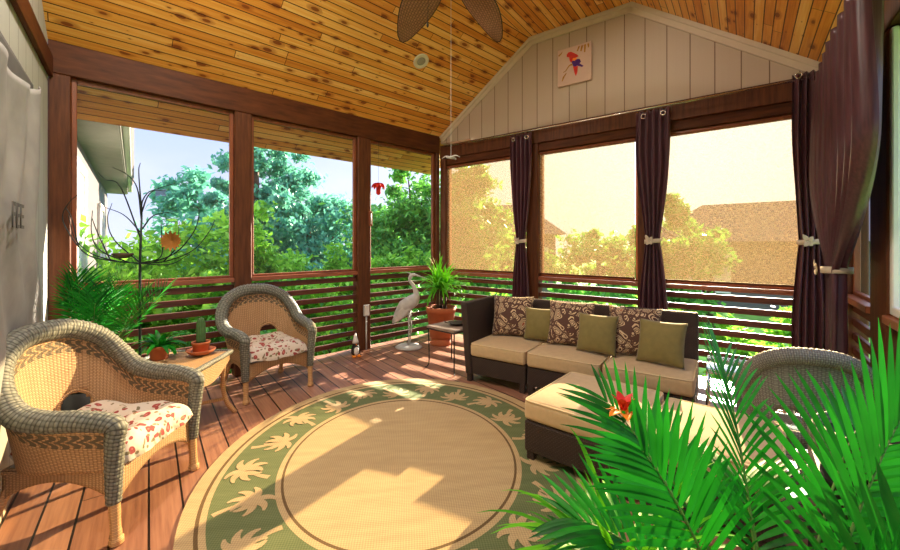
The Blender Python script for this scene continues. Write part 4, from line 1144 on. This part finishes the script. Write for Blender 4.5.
t = thing('ceiling_fan', 'ceiling fan with woven leaf-shaped blades hanging at the top edge', 'fan', (0, 3.0, 3.42))
bm = bmesh.new(); lathe(bm, [(.02, -.06), (.09, -.05), (.12, 0), (.12, .06), (.08, .11), (.03, .13)], seg=28); obj('motor', bm, M['iron'], t, True)
bm = bmesh.new(); tube(bm, [(0, 0, .12), (0, 0, .53-.001)], .014, 10); obj('downrod', bm, M['iron'], t, True)
bm = bmesh.new(); lathe(bm, [(.03, .46), (.07, .50), (.075, .528)], seg=24); obj('canopy', bm, M['iron'], t, True)
M['blade'] = m_weave('rattan_blade', rgb(150, 104, 80), rgb(186, 138, 106), rgb(70, 44, 34), 60, 60)
for k, adeg in enumerate((126, 54, -18, -90, 198)):
    a = math.radians(adeg)
    bm = bmesh.new()
    def fb(u, v, a=a):
        x = .20+.57*u; w = .145*math.sin(PI*min(1, (.16+.80*u)))**.75*(1.0 if u < .98 else .4)
        y = (v-.5)*2*w; z = .03-.23*u*u-.02*(1-(2*v-1)**2)*0+y*.18
        return V(x*math.cos(a)-y*math.sin(a), x*math.sin(a)+y*math.cos(a), z)
    grid(bm, fb, 24, 10, None, lambda u, v: (u*.52, v*.2)); bl = obj('blade', bm, M['blade'], t, True); solid(bl, .006)
    rim = [fb(u, 0) for u in [i/20 for i in range(21)]]+[fb(u, 1) for u in [i/20 for i in range(20, -1, -1)]]
    bm = bmesh.new(); tube(bm, rim, .005, 6, closed=True); obj('blade_edge', bm, M['iron'], bl, True)
    bm = bmesh.new(); tube(bm, [V(.10*math.cos(a), .10*math.sin(a), .02), V(.30*math.cos(a), .30*math.sin(a), .02)], .012, 8); obj('blade_arm', bm, M['iron'], t, True)
bm = bmesh.new(); tube(bm, [(-.10, -.05, -.03), (-.16, -.05, -.08), (-.17, -.05, -.40)], .0018, 5); ch = obj('pull_chain', bm, M['iron'], t)
bm = bmesh.new(); lathe(bm, [(.003, 0), (.010, .012), (.008, .03), (.003, .04)], c=(-.17, -.05, -.44), seg=10); obj('chain_knob', bm, M['iron'], ch, True)

# ------------------------------------------------------------------ right-hand corner pieces
t = thing('glass_table', 'low glass-topped metal table behind the sofa end by the rail', 'table', (2.13, 2.80, 0), aU)
bm = bmesh.new(); rbox(bm, (0, 0, .452), (.48, .42, .01), .003, 1); obj('glass_top', bm, M['glass'], t)
bm = bmesh.new()
for y in (-.2, .2): tube(bm, [(-.23, y, .437), (.23, y, .437)], .010, 8)
for x in (-.23, -.08, .08, .23): tube(bm, [(x, -.2, .437), (x, .2, .437)], .010, 8)
obj('table_frame', bm, M['chrome'], t)
for y in (-.2, .2):
    bm = bmesh.new(); tube(bm, [(-.23, y, .12), (.23, y, .12)], .007, 8); obj('stretcher', bm, M['chrome'], t)
for sx in (-1, 1):
    for sy in (-1, 1):
        bm = bmesh.new(); tube(bm, [(.23*sx, .2*sy, .44), (.23*sx, .2*sy, 0)], .011, 8); obj('leg', bm, M['chrome'], t, True)
t = thing('woven_basket', 'grey woven basket on a dark wooden stand at the bottom right edge', 'basket', (1.34, 1.22, 0), math.radians(-37))
bm = bmesh.new(); rbox(bm, (0, 0, .33), (.30, .30, .60), .012, 2); obj('stand', bm, M['black'], t)
for sx in (-1, 1):
    for sy in (-1, 1):
        bm = bmesh.new(); rbox(bm, (.12*sx, .12*sy, .015), (.04, .04, .03), .004, 1); obj('leg', bm, M['black'], t)
bm = bmesh.new(); lathe(bm, [(.10, .631), (.15, .66), (.165, .72), (.15, .76), (.14, .76), (.145, .72)], seg=32); obj('basket', bm, M['grey_wick'], t, True)

# ------------------------------------------------------------------ outdoors
def leafcloud(blobs, n, size, rs):
    vs, fs = [], []
    tot = sum(b[3]*b[4] for b in blobs)
    for (cx, cy, cz, rx, rz) in blobs:
        m = int(n*rx*rz/tot); K = max(6, int(16*rx*rz)); cl = []
        for _ in range(K):
            d = V(rs.gauss(0, 1), rs.gauss(0, 1), rs.gauss(0, 1)).normalized(); r = rs.uniform(.5, 1.05)
            cl.append((V(cx+d.x*rx*r, cy+d.y*rx*r, cz+d.z*rz*r), d, rs.uniform(.16, .34)*min(rx, rz)**.6))
        for _ in range(m):
            c, d, cr = rs.choice(cl)
            p = c+V(rs.gauss(0, 1), rs.gauss(0, 1), rs.gauss(0, .75))*cr*.62
            n_2 = (d*.5+V(rs.uniform(-.9, .9), rs.uniform(-.9, .9), rs.uniform(-.3, 1.0))).normalized()
            a = n_2.orthogonal().normalized(); a = (Matrix.Rotation(rs.uniform(0, 2*PI), 3, n_2) @ a); b = n_2.cross(a)
            s = size*rs.uniform(.6, 1.25); i = len(vs)
            vs += [p-a*s, p-b*s*.45+a*s*-.1, p+a*s, p+b*s*.45+a*s*.1]
            fs.append((i, i+1, i+2, i+3))
    return vs, fs
def tree(name, label, cat, loc, blobs, n, size, mat, trunk, group, seed=1, tr=.12):
    t = thing(name, label, cat, loc, 0, group); rs = random.Random(seed)
    vs, fs = leafcloud(blobs, n, size, rs); me = bpy.data.meshes.new('foliage'); me.from_pydata([tuple(v) for v in vs], [], fs); me.materials.append(mat)
    link(bpy.data.objects.new('foliage', me), t)
    bm = bmesh.new(); tube(bm, [(0, 0, 0), (.05, .02, trunk*.5), (0, .05, trunk)], [tr, tr*.8, tr*.5], 8)
    for k in range(6):
        b = rs.choice(blobs); tube(bm, [(0, 0, trunk*rs.uniform(.4, .9)), ((b[0])*.5, b[1]*.5, (trunk+b[2])*.5), (b[0], b[1], b[2])], [tr*.4, tr*.25, tr*.1], 6)
    obj('trunk', bm, M['bark'], t, True); return t
def bushblobs(w, h, rs, k=7):
    return [(rs.uniform(-w, w)*.6, rs.uniform(-w, w)*.6, h*rs.uniform(.3, .72), w*rs.uniform(.4, .6), h*rs.uniform(.22, .36)) for _ in range(k)]
G0 = -.9
rs = random.Random(5)
# shrubs close behind the back wall
bx = [(-4.3, 5.5, 1.2, 2.6, 'tree_y', 'bright green shrub nearest the house wing outside'), (-3.1, 6.3, 1.3, 2.9, 'tree_y', 'sunlit shrub filling the right half of the first back window'),
      (-2.1, 7.4, 1.3, 2.5, 'tree_y', 'bright shrub low in the second back window, left side'), (-.9, 7.9, 1.2, 2.3, 'tree_y', 'bright shrub low in the second back window, beside the middle post'),
      (-2.9, 5.0, .7, 1.55, 'tree_g', 'low shrub right behind the slats under the first back window'), (-1.7, 5.9, .7, 1.6, 'tree_y', 'low yellow-green shrub right behind the slats under the second window'),
      (-.95, 6.75, .7, 1.7, 'tree_g', 'low shrub right behind the slats near the crane statue'), (-3.9, 4.4, .6, 1.5, 'tree_g', 'low shrub outside behind the left palm')]
for i, (x, y, w, h, m, lb) in enumerate(bx):
    tree('shrub', lb, 'shrub', (x, y, G0), bushblobs(w, h, rs, 9), int(5200*w*h/2.5), .075 if w > 1 else .055, M[m], h*.5, 'shrubs outside the porch', 20+i, .04)
# big trees
def conifer(h, w): return [(0, 0, h*(.12+.88*k/9), w*(1-.92*k/9), h*.09) for k in range(10)]
tree('conifer_tree', 'tall blue-green tree behind the post between the first and second back windows', 'tree', (-5.6, 11.2, G0), conifer(6.6, 2.6), 22000, .10, M['tree_b'], 5.2, 'trees beyond the porch', 41)
tree('broadleaf_tree', 'mid-height blue-green tree in the second back window', 'tree', (-4.3, 12.4, G0), [(-.6, 0, 3.0, 1.6, 1.5), (1.1, .3, 2.3, 1.5, 1.2), (2.4, 0, 1.8, 1.3, 1.1), (-.8, 0, 4.3, .9, .9)], 14000, .10, M['tree_b'], 2.6, 'trees beyond the porch', 42)
tree('broadleaf_tree', 'dense green tree filling the third back window', 'tree', (-1.0, 10.2, G0), [(0, 0, 2.2, 1.5, 1.6), (.5, .2, 3.4, 1.2, 1.1), (-.1, 0, 4.0, .7, .7), (.9, 0, 2.3, 1.3, 1.5), (-.3, 0, 1.2, 1.4, 1.0)], 22000, .085, M['tree_g'], 3.2, 'trees beyond the porch', 43)
tree('broadleaf_tree', 'distant hazy tree behind the wire sculpture', 'tree', (-9.0, 14.5, G0), [(0, 0, 2.4, 2.0, 1.7), (-.7, 0, 4.2, 1.0, 1.0), (2.4, 0, 2.0, 1.8, 1.4)], 9000, .14, M['tree_b'], 2.8, 'trees beyond the porch', 44)
tree('broadleaf_tree', 'far low tree line behind the second back window', 'tree', (-2.9, 17.5, G0), [(0, 0, 2.0, 2.3, 1.8), (2.6, 0, 2.2, 2.0, 1.8), (-2.4, 0, 2.0, 2.0, 1.7)], 12000, .15, M['tree_g'], 2.5, 'trees beyond the porch', 45)
# beyond the shades
tree('broadleaf_tree', 'tree behind the corner roller shade', 'tree', (1.0, 9.8, G0), [(0, 0, 1.8, 1.4, 1.4), (-.4, 0, 3.0, .8, .9), (-.6, 0, 3.9, .45, .6)], 9000, .10, M['tree_g'], 2.8, 'trees beyond the porch', 46)
tree('broadleaf_tree', 'tree seen dimly through the middle roller shade', 'tree', (4.2, 11.0, G0), [(0, 0, 1.2, 1.6, 1.1), (1.3, 0, 1.4, 1.4, 1.1), (-.1, 0, 2.3, .6, .6), (2.4, 0, 2.3, .8, .7)], 9000, .11, M['tree_g'], 1.8, 'trees beyond the porch', 47)
tree('broadleaf_tree', 'tree seen dimly at the left of the right roller shade', 'tree', (6.4, 9.6, G0), [(-.8, 0, 1.4, 1.0, 1.2), (-1.2, 0, 2.6, .6, .9)], 7000, .11, M['tree_g'], 1.8, 'trees beyond the porch', 48)
for i, (x, y, lb) in enumerate(((1.3, 6.9, 'low shrub outside under the corner roller shade'), (2.9, 6.3, 'low shrub outside behind the middle of the sofa'), (4.3, 5.4, 'low shrub outside under the right roller shade'))):
    tree('shrub', lb, 'shrub', (x, y, G0), bushblobs(.9, 1.5, rs, 8), 5200, .06, M['tree_y'], .8, 'shrubs outside the porch', 60+i, .04)
# neighbour houses
def house(label, loc, rz, w, d, h, rh):
    t = thing('neighbour_house', label, 'building', loc, rz, 'houses behind the shades')
    bm = bmesh.new(); box(bm, (0, 0, h/2), (w, d, h)); obj('walls', bm, M['ext_siding'], t)
    bm = bmesh.new(); o_ = .4
    a = [bm.verts.new(p) for p in ((-w/2-o_, -d/2-o_, h), (w/2+o_, -d/2-o_, h), (w/2+o_, d/2+o_, h), (-w/2-o_, d/2+o_, h), (-w/2+1.2, 0, h+rh), (w/2-1.2, 0, h+rh))]
    for f in ((0, 1, 5, 4), (1, 2, 5), (2, 3, 4, 5), (3, 0, 4), (3, 2, 1, 0)): bm.faces.new([a[i] for i in f])
    obj('roof', bm, M['roof'], t)
    for x in (-w*.28, w*.28):
        bm = bmesh.new(); rbox(bm, (x, -d/2-.02, h*.55), (1.3, .06, 1.3), .01, 1); f = obj('window', bm, M['white'], t)
        bm = bmesh.new(); box(bm, (x, -d/2-.055, h*.55), (1.1, .02, 1.1)); obj('pane', bm, M['pane'], f)
house('house with a hipped roof behind the corner roller shade', (2.7, 19.0, G0), math.radians(-10), 4.2, 6, 2.6, 1.5)
house('house whose roof shows low through the right roller shade', (12.5, 14.2, G0), math.radians(-40), 8, 7, 2.3, 1.5)
house('grey roofed house far off between trees in the second back window', (-1.6, 22.5, G0), math.radians(5), 4, 6, 2.2, 1.6)

# ------------------------------------------------------------------ light
w = bpy.data.worlds.new('sky'); bpy.context.scene.world = w; w.use_nodes = True
nt = w.node_tree; nt.nodes.clear()
out = nt.nodes.new('ShaderNodeOutputWorld'); bg = nt.nodes.new('ShaderNodeBackground')
tc = nt.nodes.new('ShaderNodeTexCoord'); sp = nt.nodes.new('ShaderNodeSeparateXYZ'); nt.links.new(tc.outputs['Generated'], sp.inputs[0])
rp = nt.nodes.new('ShaderNodeValToRGB'); e = rp.color_ramp.elements
e[0].position = .0; e[0].color = rgb(212, 220, 250); e[1].position = .85; e[1].color = (1.6, 2.0, 2.9, 1)
x = e.new(.12); x.color = rgb(202, 213, 250); x = e.new(.40); x.color = rgb(158, 190, 248)
nt.links.new(sp.outputs[2], rp.inputs[0])
nz = nt.nodes.new('ShaderNodeTexNoise'); nz.inputs['Scale'].default_value = 2.2; nz.inputs['Detail'].default_value = 4
mp = nt.nodes.new('ShaderNodeMapping'); mp.inputs['Scale'].default_value = (1, 1, 3); nt.links.new(tc.outputs['Generated'], mp.inputs[0]); nt.links.new(mp.outputs[0], nz.inputs['Vector'])
r2 = nt.nodes.new('ShaderNodeValToRGB'); r2.color_ramp.elements[0].position = .45; r2.color_ramp.elements[1].position = .75; nt.links.new(nz.outputs[0], r2.inputs[0])
mx = nt.nodes.new('ShaderNodeMix'); mx.data_type = 'RGBA'; nt.links.new(r2.outputs[0], mx.inputs[0]); nt.links.new(rp.outputs[0], mx.inputs[6]); mx.inputs[7].default_value = (.74, .78, .95, 1)
vm = nt.nodes.new('ShaderNodeVectorMath'); vm.operation = 'DOT_PRODUCT'; nt.links.new(tc.outputs['Generated'], vm.inputs[0])
vm.inputs[1].default_value = (math.sin(math.radians(33))*math.cos(math.radians(20)), math.cos(math.radians(33))*math.cos(math.radians(20)), math.sin(math.radians(20)))
mg = nt.nodes.new('ShaderNodeMath'); mg.operation = 'POWER'; mg.use_clamp = False
mc = nt.nodes.new('ShaderNodeMath'); mc.operation = 'MAXIMUM'; nt.links.new(vm.outputs['Value'], mc.inputs[0]); mc.inputs[1].default_value = 0
nt.links.new(mc.outputs[0], mg.inputs[0]); mg.inputs[1].default_value = 9
ma = nt.nodes.new('ShaderNodeMix'); ma.data_type = 'RGBA'; ma.blend_type = 'ADD'; ma.clamp_result = False
nt.links.new(mg.outputs[0], ma.inputs[0]); nt.links.new(mx.outputs[2], ma.inputs[6]); ma.inputs[7].default_value = (1.5, 1.55, 1.6, 1)
nt.links.new(ma.outputs[2], bg.inputs[0]); bg.inputs[1].default_value = 1.0
nt.links.new(bg.outputs[0], out.inputs[0])
sun = bpy.data.lights.new('sun', 'SUN'); sun.energy = 24; sun.angle = math.radians(.6); sun.color = (1, .86, .66)
so = bpy.data.objects.new('sun', sun); C.objects.link(so)
az, el = math.radians(33), math.radians(20)
sd_ = V(math.sin(az)*math.cos(el), math.cos(az)*math.cos(el), math.sin(el))
so.rotation_euler = sd_.to_track_quat('Z', 'Y').to_euler(); so.location = (6, 10, 6)
# added fill lights under the ceiling to brighten the room, no fixtures modelled
def lamp(loc, e, col=(1, .88, .74), size=.3):
    l = bpy.data.lights.new('lamp', 'AREA'); l.energy = e; l.color = col; l.shape = 'DISK'; l.size = size
    o = bpy.data.objects.new('fill_light', l); C.objects.link(o); o.location = loc
for x, y, z in ((-1.3, 2.2, 3.88), (.6, 1.4, 3.88), (1.5, 3.2, 3.85), (-.6, .6, 3.88)):
    lamp((x, y, z), 50)

cam = bpy.data.cameras.new('camera'); co = bpy.data.objects.new('camera', cam); C.objects.link(co)
co.location = (0, 0, 1.35); co.rotation_euler = (PI/2, 0, 0)
cam.sensor_width = 36; cam.lens = 36*390/900; cam.shift_y = -32/900; cam.clip_start = .02
sc = bpy.context.scene; sc.camera = co
sc.view_settings.view_transform = 'Standard'; sc.view_settings.look = 'None'; sc.view_settings.gamma = 1; sc.view_settings.use_curve_mapping = False
sc.view_settings.exposure = .6
sc.cycles.max_bounces = 8; sc.cycles.transparent_max_bounces = 12; sc.cycles.use_denoising = True
sc.cycles.sample_clamp_indirect = 6
